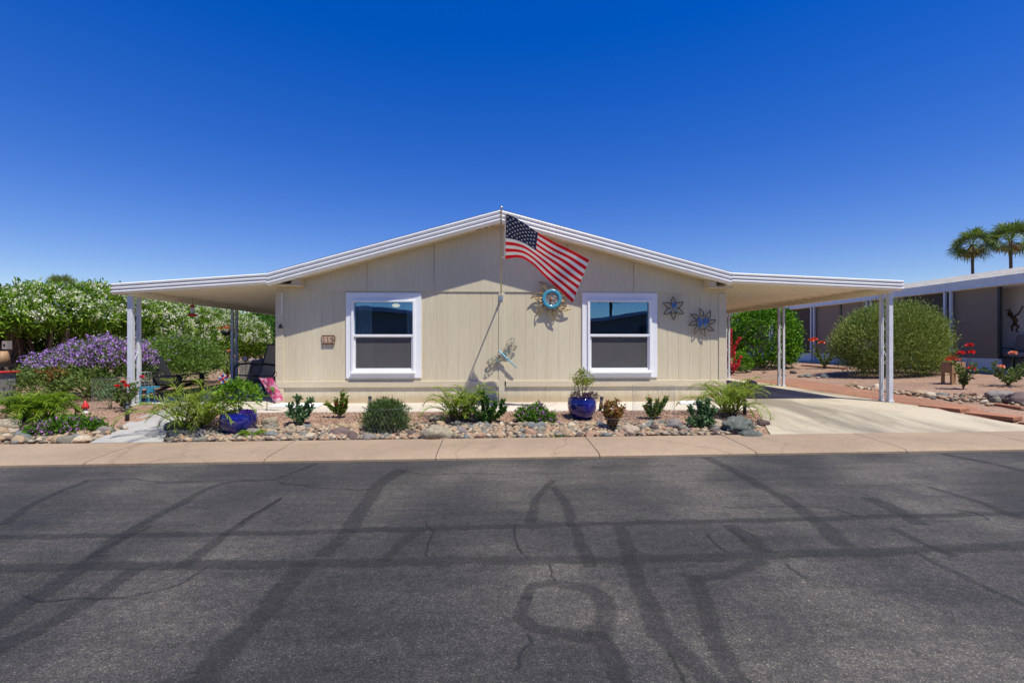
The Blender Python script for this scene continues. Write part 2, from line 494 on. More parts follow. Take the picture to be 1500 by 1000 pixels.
# leaves and flowers
L = {}
L['oleander'] = leafmat('oleander_leaves', [(0.04, 0.095, 0.008), (0.10, 0.20, 0.014), (0.17, 0.30, 0.022), (0.26, 0.38, 0.04)])
L['hedgegreen'] = leafmat('plain_hedge_leaves', [(0.04, 0.11, 0.018), (0.08, 0.19, 0.03), (0.12, 0.25, 0.04)])
L['ficus'] = leafmat('ficus_leaves', [(0.022, 0.075, 0.005), (0.05, 0.16, 0.008), (0.12, 0.28, 0.012), (0.24, 0.42, 0.022)], 0.15)
L['olivebush'] = leafmat('feathery_leaves', [(0.09, 0.135, 0.025), (0.17, 0.235, 0.05), (0.26, 0.32, 0.075), (0.35, 0.39, 0.11)], 0.15)
L['sage'] = leafmat('sage_leaves', [(0.06, 0.105, 0.022), (0.10, 0.16, 0.035), (0.15, 0.21, 0.05), (0.20, 0.26, 0.08)])
L['palm'] = leafmat('palm_leaflets', [(0.09, 0.15, 0.015), (0.15, 0.23, 0.025), (0.22, 0.30, 0.035), (0.32, 0.36, 0.06)], 0.35)
L['fern'] = leafmat('yellow_green_fronds', [(0.08, 0.16, 0.012), (0.14, 0.24, 0.015), (0.24, 0.33, 0.02)], 0.35)
L['fan'] = leafmat('fan_palm_leaves', [(0.08, 0.13, 0.03), (0.14, 0.20, 0.05), (0.22, 0.28, 0.08)], 0.25)
L['fandead'] = leafmat('dry_fan_leaves', [(0.20, 0.13, 0.05), (0.33, 0.21, 0.08)], 0.25)
L['sagegreen'] = leafmat('green_sage_leaves', [(0.06, 0.12, 0.02), (0.11, 0.20, 0.03), (0.17, 0.27, 0.05), (0.22, 0.31, 0.09)])
L['jade'] = leafmat('blue_green_leaves', [(0.05, 0.115, 0.05), (0.10, 0.19, 0.085), (0.17, 0.27, 0.13)], 0.2)
L['spurge'] = leafmat('spurge_leaves', [(0.05, 0.12, 0.015), (0.10, 0.20, 0.025), (0.20, 0.28, 0.04), (0.30, 0.22, 0.05)], 0.25)
L['darkgreen'] = leafmat('dark_green_leaves', [(0.03, 0.085, 0.018), (0.06, 0.15, 0.03), (0.12, 0.23, 0.05)], 0.2)
L['fineleaf'] = leafmat('fine_dark_leaves', [(0.05, 0.095, 0.025), (0.09, 0.155, 0.04), (0.16, 0.21, 0.075)], 0.25)
L['lantana'] = leafmat('lantana_leaves', [(0.035, 0.10, 0.01), (0.075, 0.18, 0.016), (0.13, 0.26, 0.025)], 0.25)
L['nandina'] = leafmat('reddish_leaves', [(0.40, 0.06, 0.05), (0.26, 0.13, 0.04), (0.14, 0.20, 0.035), (0.42, 0.15, 0.09), (0.18, 0.22, 0.05)], 0.3)
L['nandinared'] = leafmat('red_orange_leaves', [(0.34, 0.07, 0.03), (0.24, 0.13, 0.03), (0.15, 0.18, 0.04), (0.38, 0.14, 0.07), (0.12, 0.16, 0.03)], 0.3)
L['yellowgreen'] = leafmat('yellow_green_leaves', [(0.13, 0.20, 0.02), (0.22, 0.29, 0.035), (0.33, 0.28, 0.05)], 0.3)
L['potgreen'] = leafmat('pot_leaves', [(0.06, 0.15, 0.012), (0.13, 0.26, 0.02), (0.21, 0.35, 0.03)], 0.3)
L['purpleleaf'] = leafmat('purple_leaves', [(0.06, 0.02, 0.06), (0.11, 0.05, 0.10), (0.13, 0.10, 0.05)], 0.25)
L['rose'] = leafmat('rose_leaves', [(0.045, 0.095, 0.02), (0.09, 0.15, 0.03), (0.16, 0.20, 0.05)], 0.25)
L['drystem'] = leafmat('dry_twigs', [(0.16, 0.11, 0.07), (0.25, 0.18, 0.12)], 0.1)
F = {}
F['white'] = leafmat('white_petals', [(0.66, 0.66, 0.50), (0.78, 0.77, 0.62), (0.84, 0.84, 0.74)], 0.2, 0.6)
F['lilac'] = leafmat('lilac_petals', [(0.36, 0.17, 0.60), (0.47, 0.26, 0.72), (0.58, 0.40, 0.80)], 0.3, 0.6)
F['lantana'] = leafmat('lantana_petals', [(0.38, 0.10, 0.46), (0.52, 0.20, 0.58), (0.60, 0.32, 0.62)], 0.3, 0.6)
F['violet'] = leafmat('violet_petals', [(0.10, 0.03, 0.50), (0.18, 0.06, 0.62), (0.28, 0.14, 0.66)], 0.3, 0.6)
F['red'] = leafmat('red_petals', [(0.50, 0.012, 0.02), (0.66, 0.02, 0.03), (0.72, 0.06, 0.05)], 0.25, 0.6)
F['crimson'] = leafmat('crimson_bracts', [(0.52, 0.015, 0.045), (0.66, 0.03, 0.08), (0.74, 0.08, 0.13)], 0.3, 0.6)
F['orange'] = leafmat('coral_petals', [(0.70, 0.10, 0.03), (0.80, 0.17, 0.07)], 0.25, 0.6)
F['peach'] = leafmat('peach_petals', [(0.72, 0.22, 0.15), (0.78, 0.32, 0.22)], 0.25, 0.6)
F['magenta'] = leafmat('magenta_petals', [(0.62, 0.02, 0.09), (0.72, 0.05, 0.14)], 0.25, 0.6)

# ------------------------------------------------------------------ world, sun, camera
SUN = Vector((0.85, -1.0, 3.0)).normalized()
w = bpy.data.worlds.new('World'); scene.world = w; w.use_nodes = True
nt = w.node_tree
bg = nt.nodes['Background']
sky = nt.nodes.new('ShaderNodeTexSky')
sky.sky_type = 'NISHITA'; sky.sun_disc = False
sky.sun_elevation = math.asin(SUN.z)
sky.sun_rotation = math.atan2(SUN.x, SUN.y)
sky.altitude = 400; sky.air_density = 1.0; sky.dust_density = 0.1; sky.ozone_density = 2.2
gm = nd(nt, 'ShaderNodeGamma', Color=sky.outputs[0], Gamma=0.70)
hs = nd(nt, 'ShaderNodeHueSaturation', Hue=0.530, Saturation=1.80, Value=1.50, Color=gm.outputs[0])
nt.links.new(hs.outputs[0], bg.inputs[0])
bg.inputs[1].default_value = 0.12
sun = bpy.data.lights.new('sun', 'SUN'); sun.energy = 4.9; sun.angle = R(0.53); sun.color = (1.0, 0.955, 0.835)
so = bpy.data.objects.new('sun', sun); COL.objects.link(so)
so.rotation_euler = (-SUN).to_track_quat('-Z', 'Y').to_euler(); so.location = SUN * 60
cam = bpy.data.cameras.new('camera'); co_ = bpy.data.objects.new('camera', cam); COL.objects.link(co_)
cam.sensor_width = 36; cam.lens = 16.5; cam.clip_start = 0.05; cam.clip_end = 2000; cam.shift_y = 0.002
co_.location = (0, 0, HC); co_.rotation_euler = (R(90), 0, -TH)
scene.camera = co_
scene.view_settings.view_transform = 'Standard'; scene.view_settings.look = 'None'
scene.view_settings.exposure = 0.34; scene.view_settings.gamma = 1.0
scene.cycles.max_bounces = 7; scene.cycles.transparent_max_bounces = 24
scene.cycles.use_denoising = True
scene.cycles.sample_clamp_indirect = 8.0


# ------------------------------------------------------------------ ground, road, concrete
def axis(a, b, step, far, side):
    core = list(np.arange(a, b + 1e-6, step))
    lo = [a - d for d in far[::-1]] if 'l' in side else []
    hi = [b + d for d in far] if 'h' in side else []
    return np.array(lo + core + hi)


def grid_sheet(name, xs, ys, zf, mat, kind='structure'):
    V = [(x, y, zf(x, y)) for y in ys for x in xs]
    nx = len(xs)
    Fq = np.array([(j * nx + i, j * nx + i + 1, (j + 1) * nx + i + 1, (j + 1) * nx + i) for j in range(len(ys) - 1) for i in range(nx - 1)])
    o = link_mesh(name, V, Fq, mat, None, None, True)
    return tag(o, kind=kind)


FAR = [0.6, 1.5, 3, 6, 12, 25, 60, 150, 400]


def ground_z(x, y):
    z = gz(x, y)
    if 4.9 < y < 9 and -9 < x < 16 and y > kb(x):
        z += 0.012 * mnoise.noise((x * 2.3, y * 2.3, 0)) + 0.008 * mnoise.noise((x * 7, y * 7, 3))
    u = y - kb(x)
    if u > 0.05 and (3.75 + .72 * min(1, u / 1.6) < x < 7.15 or (-4.62 - .25 * u < x < -4.08 - .30 * u and y < 8.4)): z -= 0.05
    if y > kb(x) + 0.02:
        # under the slabs the ground lies lower
        if (-6.4 < x < -3.9 and y > 8.45) or (-3.9 < x < 7.15 and y > 8.0): z -= 0.06
    return z


grid_sheet('ground', axis(-9, 16, 0.16, FAR, 'lh'), axis(4.6, 20, 0.12, FAR, 'h'), ground_z, M['gravel'])
# the far side of the street
grid_sheet('far_ground', axis(-30, 30, 3, [20, 60, 300], 'lh'), np.array([-300, -60, -20, -8, -3.2]), lambda x, y: -0.16, M['gravel'])


def strip_road():
    xs = axis(-30, 30, 1.0, [10, 40, 150, 400], 'lh')
    ts = np.linspace(0, 1, 12)
    V = []
    for t in ts:
        for x in xs:
            y0 = -3.3; y1 = kb(x) - 0.80
            V.append((x, y0 + (y1 - y0) * t, ROADZ + 0.012 * math.sin(t * PI)))
    nx = len(xs)
    Fq = np.array([(j * nx + i, j * nx + i + 1, (j + 1) * nx + i + 1, (j + 1) * nx + i) for j in range(len(ts) - 1) for i in range(nx - 1)])
    return tag(link_mesh('road', V, Fq, M['asphalt'], None, None, True), kind='structure')


strip_road()


def road_z(x, y):
    t = (y + 3.3) / (kb(x) - 0.80 + 3.3)
    return ROADZ + 0.012 * math.sin(max(0, min(1, t)) * PI)


def sidewalk():
    mb = MB()
    x = at(645, 655, 5.5).x - 1.78 * 14
    prof = [(0.0, -0.112), (0.25, -0.120), (0.55, -0.132), (0.70, -0.140), (0.775, -0.150), (0.80, -0.165), (0.802, -0.23)]
    for k in range(28):
        a, b = x + 0.005, x + 1.775
        V = []; Fq = []
        n = 6
        for i in range(n + 1):
            xx = a + (b - a) * i / n
            V.append((xx, kb(xx) + 0.0, -0.23))
            for d, z in prof: V.append((xx, kb(xx) - d, z))
        m = len(prof) + 1
        for i in range(n):
            for j in range(m - 1):
                Fq.append((i * m + j, i * m + j + 1, (i + 1) * m + j + 1, (i + 1) * m + j))
        Fq.append(tuple(range(m - 1, -1, -1))); Fq.append(tuple(n * m + j for j in range(m)))
        mb.add(V, Fq)
        x += 1.78
    o = mb.build('sidewalk', M['sidewalk'])
    smooth_by_angle(o, 40)
    return tag(o, kind='structure')


sidewalk()
tag(MB().add([(-40, kb(-40) - 0.78, -0.172), (40, kb(40) - 0.78, -0.172), (40, kb(40) - 0.02, -0.15), (-40, kb(-40) - 0.02, -0.15)], [(0, 1, 2, 3)]).build('sidewalk_joint', M['joint']), kind='structure')


def drive_z(x, y):
    u = y - kb(x)
    return -0.116 + 0.116 * sst(0, 1.6, u)


def driveway():
    ys = np.concatenate([np.linspace(0, 1, 12), np.linspace(1.08, 2.0, 8), np.array([3, 4, 6, 9, 13, 18, 22])])
    V = []; Fq = []
    n = 14

    def edges(u):
        if u < 1.6: l = 3.62 + 0.72 * (u / 1.6)
        else: l = 4.36
        r = 7.30 + 0.55 * max(0, 1 - u / 1.2) ** 1.5
        return l, r
    for u in ys:
        l, r = edges(u)
        for i in range(n + 1):
            x = l + (r - l) * i / n
            y = kb(x) + 0.004 + u
            z = drive_z(x, y) - (0.006 if abs(u - 2.0) < 0.01 else 0)
            V.append((x, y, z))
    k = n + 1
    for j in range(len(ys) - 1):
        for i in range(n): Fq.append((j * k + i, j * k + i + 1, (j + 1) * k + i + 1, (j + 1) * k + i))
    # skirts
    b = len(V)
    for j in range(len(ys)):
        for i in (0, n):
            p = V[j * k + i]; V.append((p[0], p[1], p[2] - 0.14))
    for j in range(len(ys) - 1):
        Fq.append((j * k, (j + 1) * k, b + (j + 1) * 2, b + j * 2))
        Fq.append((j * k + n, b + j * 2 + 1, b + (j + 1) * 2 + 1, (j + 1) * k + n))
    o = link_mesh('driveway', V, Fq, M['driveway'])
    smooth_by_angle(o, 40)
    return tag(o, kind='structure')


driveway()
mb = MB()
mb.box((-4.95, 7.46, -0.15), (4.335, 8.62, 0.0))
o = mb.build('pavement', M['pad']); bevel(o, 0.012); tag(o, kind='structure')
o = MB().box((-6.5, 8.40, -0.15), (-4.955, 22, -0.004)).box((-4.95, 8.625, -0.15), (-3.84, 22, -0.004)).build('patio_pavement', M['pad']); tag(o, kind='structure')


def walkway():
    pl = [(-4.76, 5.56, -3.93, 5.54), (-4.95, 6.3, -4.22, 6.3), (-5.18, 7.1, -4.42, 6.95), (-5.30, 7.7, -4.50, 7.44), (-5.35, 8.395, -4.96, 8.0)]
    V = []; Fq = []
    n = 6
    for l in pl:
        for i in range(n + 1):
            t = i / n
            x = l[0] + (l[2] - l[0]) * t; y = l[1] + (l[3] - l[1]) * t
            y = max(y, kb(x) + 0.004)
            V.append((x, y, -0.110 + 0.105 * sst(0, 1.7, y - kb(x))))
    k = n + 1
    for j in range(len(pl) - 1):
        for i in range(n): Fq.append((j * k + i, j * k + i + 1, (j + 1) * k + i + 1, (j + 1) * k + i))
    b = len(V)
    for j in range(len(pl)):
        for i in (0, n):
            p = V[j * k + i]; V.append((p[0], p[1], p[2] - 0.14))
    for j in range(len(pl) - 1):
        Fq.append((j * k, (j + 1) * k, b + (j + 1) * 2, b + j * 2))
        Fq.append((j * k + n, b + j * 2 + 1, b + (j + 1) * 2 + 1, (j + 1) * k + n))
    o = link_mesh('footpath', V, Fq, M['walk']); smooth_by_angle(o, 40)
    tag(o, kind='structure')


walkway()


# sealed cracks of the road: flat bands following the cracks
def band(pts, w0, w1, mat, name='road_marking', lift=0.004, jit=0.02):
    P = []
    for px, py in pts:
        z = ROADZ + 0.01
        t = (HC - z) * FPX / (py - 503.0); xr = (px - 750.0) / FPX
        P.append(Vector((t * (xr * CT + ST), t * (CT - xr * ST), 0)))
    # resample (Catmull-Rom)
    Q = []
    for i in range(len(P) - 1):
        p0 = P[max(0, i - 1)]; p1 = P[i]; p2 = P[i + 1]; p3 = P[min(len(P) - 1, i + 2)]
        n = max(3, int((p2 - p1).length / 0.05))
        for k in range(n):
            t = k / n
            Q.append(0.5 * ((2 * p1) + (p2 - p0) * t + (2 * p0 - 5 * p1 + 4 * p2 - p3) * t * t + (3 * p1 - p0 - 3 * p2 + p3) * t ** 3))
    Q.append(P[-1])
    V = []; Fq = []; uv = []
    n = len(Q)
    for i, q in enumerate(Q):
        a = Q[max(0, i - 1)]; b = Q[min(n - 1, i + 1)]
        t = (b - a).normalized(); nn = Vector((-t.y, t.x, 0))
        w = (w0 + (w1 - w0) * i / (n - 1)) / 2 * (1 + 0.25 * mnoise.noise((q.x * 3, q.y * 3, 7)))
        q = q + nn * jit * mnoise.noise((q.x * 5, q.y * 5, 1.3)) + nn * jit * 0.5 * mnoise.noise((q.x * 17, q.y * 17, 2))
        for s in (-1, 1):
            p = q + nn * w * s
            p.y = min(p.y, kb(p.x) - 0.81)
            V.append((p.x, p.y, road_z(p.x, p.y) + lift)); uv.append((i * 0.05, 0.0 if s < 0 else 1.0))
        if i: Fq.append((2 * i - 2, 2 * i, 2 * i + 1, 2 * i - 1))
    o = link_mesh(name, V, np.array(Fq), mat)
    ul = o.data.uv_layers.new(name='UVMap')
    for lp in o.data.loops: ul.data[lp.index].uv = uv[lp.vertex_index]
    return tag(o, kind='structure')


B = [
    ([(-60, 787), (200, 783), (420, 780), (560, 775), (750, 771), (900, 766), (1100, 762), (1300, 756), (1580, 750)], .12, .12),
    ([(-60, 833), (150, 829), (350, 827), (560, 823), (750, 821), (900, 819), (1100, 814), (1300, 807), (1580, 795)], .16, .16),
    ([(590, 686), (560, 705), (540, 730), (518, 765), (500, 788), (470, 815)], .22, .15),
    ([(450, 822), (420, 855), (380, 905), (330, 955), (285, 1010)], .20, .17),
    ([(465, 677), (425, 693), (395, 702), (345, 703), (300, 716), (255, 742), (185, 780), (140, 815)], .07, .15),
    ([(150, 812), (90, 850), (20, 895), (-60, 940)], .18, .18),
    ([(412, 728), (350, 768), (300, 805), (262, 832)], .06, .13),
    ([(200, 832), (150, 868), (80, 910), (-40, 965)], .16, .18),
    ([(620, 772), (590, 795), (560, 822)], .10, .14),
    ([(812, 702), (790, 725), (775, 765)], .10, .12),
    ([(810, 712), (828, 735), (838, 765), (852, 800), (868, 830)], .11, .13),
    ([(768, 878), (775, 863), (800, 855), (835, 856), (868, 866), (884, 888), (884, 912), (872, 932)], .09, .15),
    ([(868, 934), (830, 928), (795, 920), (768, 908), (763, 890), (768, 872)], .14, .09),
    ([(872, 925), (890, 955), (905, 985), (915, 1020)], .13, .12),
    ([(908, 770), (918, 800), (928, 835), (950, 880), (975, 935), (1020, 975), (1050, 1010)], .14, .16),
    ([(1008, 842), (1030, 880), (1045, 925), (1065, 970), (1105, 1015)], .14, .14),
    ([(1035, 668), (1085, 695), (1150, 730), (1200, 765), (1240, 800)], .16, .20),
    ([(1065, 768), (1095, 785), (1118, 808)], .16, .18),
    ([(1020, 852), (1070, 838), (1120, 820)], .09, .11),
    ([(1270, 728), (1310, 745), (1350, 768)], .18, .20),
    ([(1310, 772), (1350, 795), (1400, 815)], .10, .10),
    ([(1380, 664), (1440, 675), (1520, 694)], .16, .16),
    ([(1360, 712), (1430, 733), (1500, 760)], .10, .14),
    ([(1340, 808), (1400, 840), (1470, 872), (1540, 905)], .06, .08),
    ([(0, 768), (60, 732), (130, 702)], .12, .08),
    ([(220, 770), (160, 800), (100, 833)], .06, .08),
]
for pts, a, b in B: band(pts, a * .92, b * .92, M['tar'], 'road_marking')
CR = [
    [(120, 704), (180, 701), (260, 705), (330, 702)], [(585, 689), (620, 694), (660, 694), (740, 693)], [(402, 702), (450, 711), (500, 716), (540, 717)],
    [(840, 681), (920, 682), (990, 680)], [(1060, 742), (1150, 741), (1210, 742), (1255, 757)], [(1030, 778), (1045, 792), (1062, 808)],
    [(1065, 776), (1080, 785), (1085, 793)], [(1148, 823), (1165, 838), (1180, 848)], [(750, 768), (756, 790), (762, 812)], [(622, 764), (630, 780), (622, 815)],
    [(415, 726), (380, 748), (345, 768)], [(300, 832), (260, 860), (140, 880), (20, 878)], [(770, 930), (775, 950), (768, 985)], [(800, 828), (808, 843), (815, 850)],
    [(1380, 742), (1420, 750), (1450, 762)], [(975, 955), (1000, 990), (1010, 1010)],
]
for pts in CR: band(pts, .020, .024, M['crack'], 'road_marking', 0.007, 0.05)

# ------------------------------------------------------------------ the mobile home
kL = at(392, 400.3, FY); pk = at(733, 308.0, FY); kR = at(1070.5, 399.3, FY)
eL = at(165, 415.2, FY); eR = at(1321, 410.8, FY)
GH = 0.215                       # height of the gable fascia
CH = 0.185                       # of the carport fascia
WL, WR = at(405, 500, D).x, at(1062.5, 500, D).x


def ftop(x):
    if x < pk.x: a, b = kL, pk
    else: a, b = pk, kR
    return a.z + (b.z - a.z) * (x - a.x) / (b.x - a.x)


def wall_top(x): return ftop(x) - GH + 0.02


home = thing('mobile_home', 'cream sided mobile home with a low white gable and two white framed windows', 'house', ((WL + WR) / 2, D, 0))


def siding(mb, x0, x1, zb, zt, y, pitch=0.2012, phase=0.0, gw=0.006, gd=0.0038):
    zb_ = zb if callable(zb) else (lambda x: zb)
    zt_ = zt if callable(zt) else (lambda x: zt)
    k0 = math.ceil((x0 - phase) / pitch); pts = [(x0, 0)]
    k = k0
    while phase + k * pitch < x1:
        g = phase + k * pitch
        if g - gw > x0 and g + gw < x1:
            pts += [(g - gw, 0), (g - gw * 0.6, gd), (g + gw * 0.6, gd), (g + gw, 0)]
        k += 1
    pts.append((x1, 0))
    V = []; Fq = []
    for x, d in pts: V += [(x, y + d, zb_(x)), (x, y + d, zt_(x))]
    for i in range(len(pts) - 1): Fq.append((2 * i, 2 * i + 2, 2 * i + 3, 2 * i + 1))
    mb.add(V, Fq)


zbelt0, zbelt1 = at(733, 566.3, D).z, at(733, 557.3, D).z
zseam = at(733, 427.5, D).z
PH = at(622.5, 500, D).x
WINS = [(506.5, 617, 428.5, 553.5), (853, 963, 428.5, 552.5)]
wr = []
for a, b, c, d in WINS:
    p = at(a, c, D - .025); q = at(b, d, D - .025)
    wr.append((p.x, q.x, q.z, p.z))
mb = MB()
xs = [WL + .01]
o0, o1 = [(r[0] + .05, r[1] - .05, r[2] + .05, r[3] - .05) for r in wr]
zs1 = zseam + .02
siding(mb, WL + .01, o0[0], zbelt1 - .02, zs1, D, phase=PH)
siding(mb, o0[1], o1[0], zbelt1 - .02, zs1, D, phase=PH)
siding(mb, o1[1], WR - .01, zbelt1 - .02, zs1, D, phase=PH)
for o in (o0, o1):
    siding(mb, o[0], o[1], zbelt1 - .02, o[2], D, phase=PH)
    siding(mb, o[0], o[1], o[3], zs1, D, phase=PH)
mb.build('siding_panel', M['siding'], home)
mb = MB(); siding(mb, WL + .01, WR - .01, 0.0, zbelt0 + .02, D + .006, phase=PH + .03); mb.build('skirting_panel', M['siding'], home)
# gable panels, lapping over the siding below
mb = MB()
seams = [WL] + [at(px, 400, D).x for px in (538, 636, 733.5, 831, 928)] + [WR]
for i in range(6):
    a, b = seams[i] + (.004 if i else 0), seams[i + 1] - (.004 if i < 5 else 0)
    ps = [a, b]
    if a < pk.x < b: ps = [a, pk.x, b]
    poly = [(a, D - .014, zseam), (b, D - .014, zseam)] + [(x, D - .014, wall_top(x)) for x in reversed(ps)]
    mb.prism(poly, (0, .05, 0))
mb.box((WL + .02, D + .0, zseam + .03), (WR - .02, D + .01, 2.3))
mb.build('gable_panel', M['gable'], home)
mb = MB().box((WL - .0, D - .022, zbelt0), (at(731, 560, D).x, D + .03, zbelt1)).box((at(741, 560, D).x, D - .022, zbelt0), (WR, D + .03, zbelt1))
bevel(mb.build('belt_board', M['trimtan'], home), .004)
# upright batten below the flagpole and the corner boards
bx0, bx1 = at(730.5, 500, D).x, at(739, 500, D).x
bevel(MB().box((bx0, D - .012, 0.01), (bx1, D + .02, zseam - .002)).build('batten', M['siding'], home), .003)
cw = .13
for a, b in ((WL - .012, WL + cw), (WR - cw, WR + .012)):
    bevel(MB().box((a, D - .016, 0.0), (b, D + .1, zseam - .01)).build('corner_board', M['trimtan'], home), .004)
o = MB().box((WL + .095, D - .024, zseam - .42), (WL + .11, D - .016, zseam - .03)).build('conduit', M['nwhite'], home)
tag(home)
# side and back walls, interior
o = MB().box((WL, D + .1, 0), (WL + .1, 25, 2.12)).build('side_wall', M['siding'], home)
o = MB().box((WR - .1, D + .1, 0), (WR, 25, 2.12)).build('side_wall', M['siding'], home)
o = MB().box((WL + .1, 24.9, 0), (WR - .1, 25, 2.12)).build('back_wall', M['siding'], home)
mb = MB().box((WL + .1, D + .1, 0.03), (WR - .1, 24.9, 0.08)).box((WL + .1, D + .12, 2.05), (WR - .1, 24.9, 2.1)).box((WL + .1, 13.0, .08), (WR - .1, 13.1, 2.05)).box((0.1, D + .1, .08), (0.2, 13, 2.05))
mb.build('interior', M['inner'], home)


def fascia_bar(pts, h, y, name, parent, mat, mitre=None):
    """pts: two or more (x, ztop); a three-roll metal fascia"""
    prof = [(0.014, 0.0)]
    for k in range(3):
        for t in (0.06, 0.2, 0.35, 0.5, 0.65, 0.8, 0.94):
            prof.append((-0.050 * math.sin(PI * t ** 0.65), -(k + t) / 3.0))
        prof.append((0.010, -(k + 1) / 3.0))
    prof += [(0.05, -1.0), (0.05, 0.0)]
    n = len(prof); V = []; Fq = []
    for x, zt in pts:
        for dy, f in prof: V.append((x, y + dy, zt + f * h))
    for i in range(len(pts) - 1):
        for k in range(n): Fq.append((i * n + k, i * n + (k + 1) % n, (i + 1) * n + (k + 1) % n, (i + 1) * n + k))
    Fq.append(tuple(range(n))); Fq.append(tuple((len(pts) - 1) * n + k for k in reversed(range(n))))
    o = link_mesh(name, V, Fq, mat, parent)
    smooth_by_angle(o, 50)
    return o


fascia_bar([(kL.x, kL.z), (pk.x - .003, pk.z)], GH, FY, 'fascia', home, M['alu'])
fascia_bar([(pk.x + .003, pk.z), (kR.x, kR.z)], GH, FY, 'fascia', home, M['alu'])
# roof
RY1 = 25.3
for s, (a, b) in enumerate(((kL, pk), (pk, kR))):
    d = .012
    poly = [(a.x, FY + .0, a.z + .002), (b.x, FY + .0, b.z + .002), (b.x, FY + .0, b.z + .002 + d), (a.x, FY, a.z + .002 + d)]
    MB().prism(poly, (0, RY1 - FY, 0)).build('roof', M['shingle'], home)
    zz = GH - .02
    p2 = [(a.x, FY + .052, a.z - zz), (b.x, FY + .052, b.z - zz), (b.x, FY + .052, b.z - zz + .02), (a.x, FY + .052, a.z - zz + .02)]
    MB().prism(p2, (0, D - .016 - FY - .052, 0)).build('soffit', M['soffit'], home)
# boxed eave returns
for s, (x0, x1, yb) in enumerate(((WL - .02, at(438, 417, FY + .06).x, 417.5), (at(1039, 417, FY + .06).x, WR + .02, 417.5))):
    zb = at(733, yb, FY + .06).z
    zt = lambda x: ftop(x) - GH + .018
    lo = x0 if s == 0 else x1
    xin = x1 if s == 0 else x0
    xm = xin + (-.13 if s == 0 else .13)
    mb = MB().prism([(xm, FY + .06, zb), (xin, FY + .06, zb), (xin, FY + .06, zt(xin)), (xm, FY + .06, zt(xm))], (0, D - .016 - FY - .06, 0))
    mb.box((min(lo, xin) - (0.0), FY + .055, zb - .025), (max(lo, xin) + .012, D - .016, zb - .001))
    mb.build('eave_return', M['soffit'], home)
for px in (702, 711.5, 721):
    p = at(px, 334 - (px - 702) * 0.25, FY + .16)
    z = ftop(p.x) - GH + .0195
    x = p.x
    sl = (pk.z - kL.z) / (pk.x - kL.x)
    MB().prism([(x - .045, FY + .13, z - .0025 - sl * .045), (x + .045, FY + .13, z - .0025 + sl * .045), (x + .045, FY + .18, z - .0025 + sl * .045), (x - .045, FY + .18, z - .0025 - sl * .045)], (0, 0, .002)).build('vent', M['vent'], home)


# windows
def glassmat(name, refl, tint):
    m, nt, b, out = newmat(name)
    fr = nd(nt, 'ShaderNodeFresnel', IOR=1.5)
    f = nd(nt, 'ShaderNodeMath', {'operation': 'MULTIPLY_ADD', 'use_clamp': True}, i0=fr.outputs[0], i1=1.4, i2=refl).outputs[0]
    tr = nd(nt, 'ShaderNodeBsdfTransparent', Color=rgba(tint))
    wn = nd(nt, 'ShaderNodeTexNoise', Vector=coords(nt), Scale=2.2, Detail=1.0).outputs[0]
    wb = nd(nt, 'ShaderNodeBump', Height=wn, Strength=0.04, Distance=0.02)
    gl = nd(nt, 'ShaderNodeBsdfGlossy', Normal=wb.outputs[0], Color=(0.36, 0.66, 1.0, 1), Roughness=0.003)
    mx = nd(nt, 'ShaderNodeMixShader', Fac=f)
    nt.links.new(tr.outputs[0], mx.inputs[1]); nt.links.new(gl.outputs[0], mx.inputs[2]); nt.links.new(mx.outputs[0], out.inputs[0])
    nt.nodes.remove(b)
    return m


M['glass'] = glassmat('window_glass', 0.17, (0.80, 0.88, 0.88))


def screenmat():
    m, nt, b, out = newmat('insect_screen')
    b.inputs['Base Color'].default_value = (0.145, 0.138, 0.13, 1); b.inputs['Roughness'].default_value = 0.8
    tr = nd(nt, 'ShaderNodeBsdfTransparent')
    co = coords(nt)
    n = nd(nt, 'ShaderNodeTexNoise', Vector=co, Scale=3.0, Detail=2.0).outputs[0]
    f = ramp(nt, n, [(0.3, 0.52), (0.7, 0.62)])
    mx = nd(nt, 'ShaderNodeMixShader', Fac=f)
    nt.links.new(tr.outputs[0], mx.inputs[1]); nt.links.new(b.outputs[0], mx.inputs[2]); nt.links.new(mx.outputs[0], out.inputs[0])
    return m


M['screen'] = screenmat()


def frame_boxes(mb, x0, x1, z0, z1, w, ya, yb, wb=None, wt=None):
    wb = wb or w; wt = wt or w
    mb.box((x0, ya, z0), (x0 + w, yb, z1)); mb.box((x1 - w, ya, z0), (x1, yb, z1))
    mb.box((x0 + w, ya, z0), (x1 - w, yb, z0 + wb)); mb.box((x0 + w, ya, z1 - wt), (x1 - w, yb, z1))


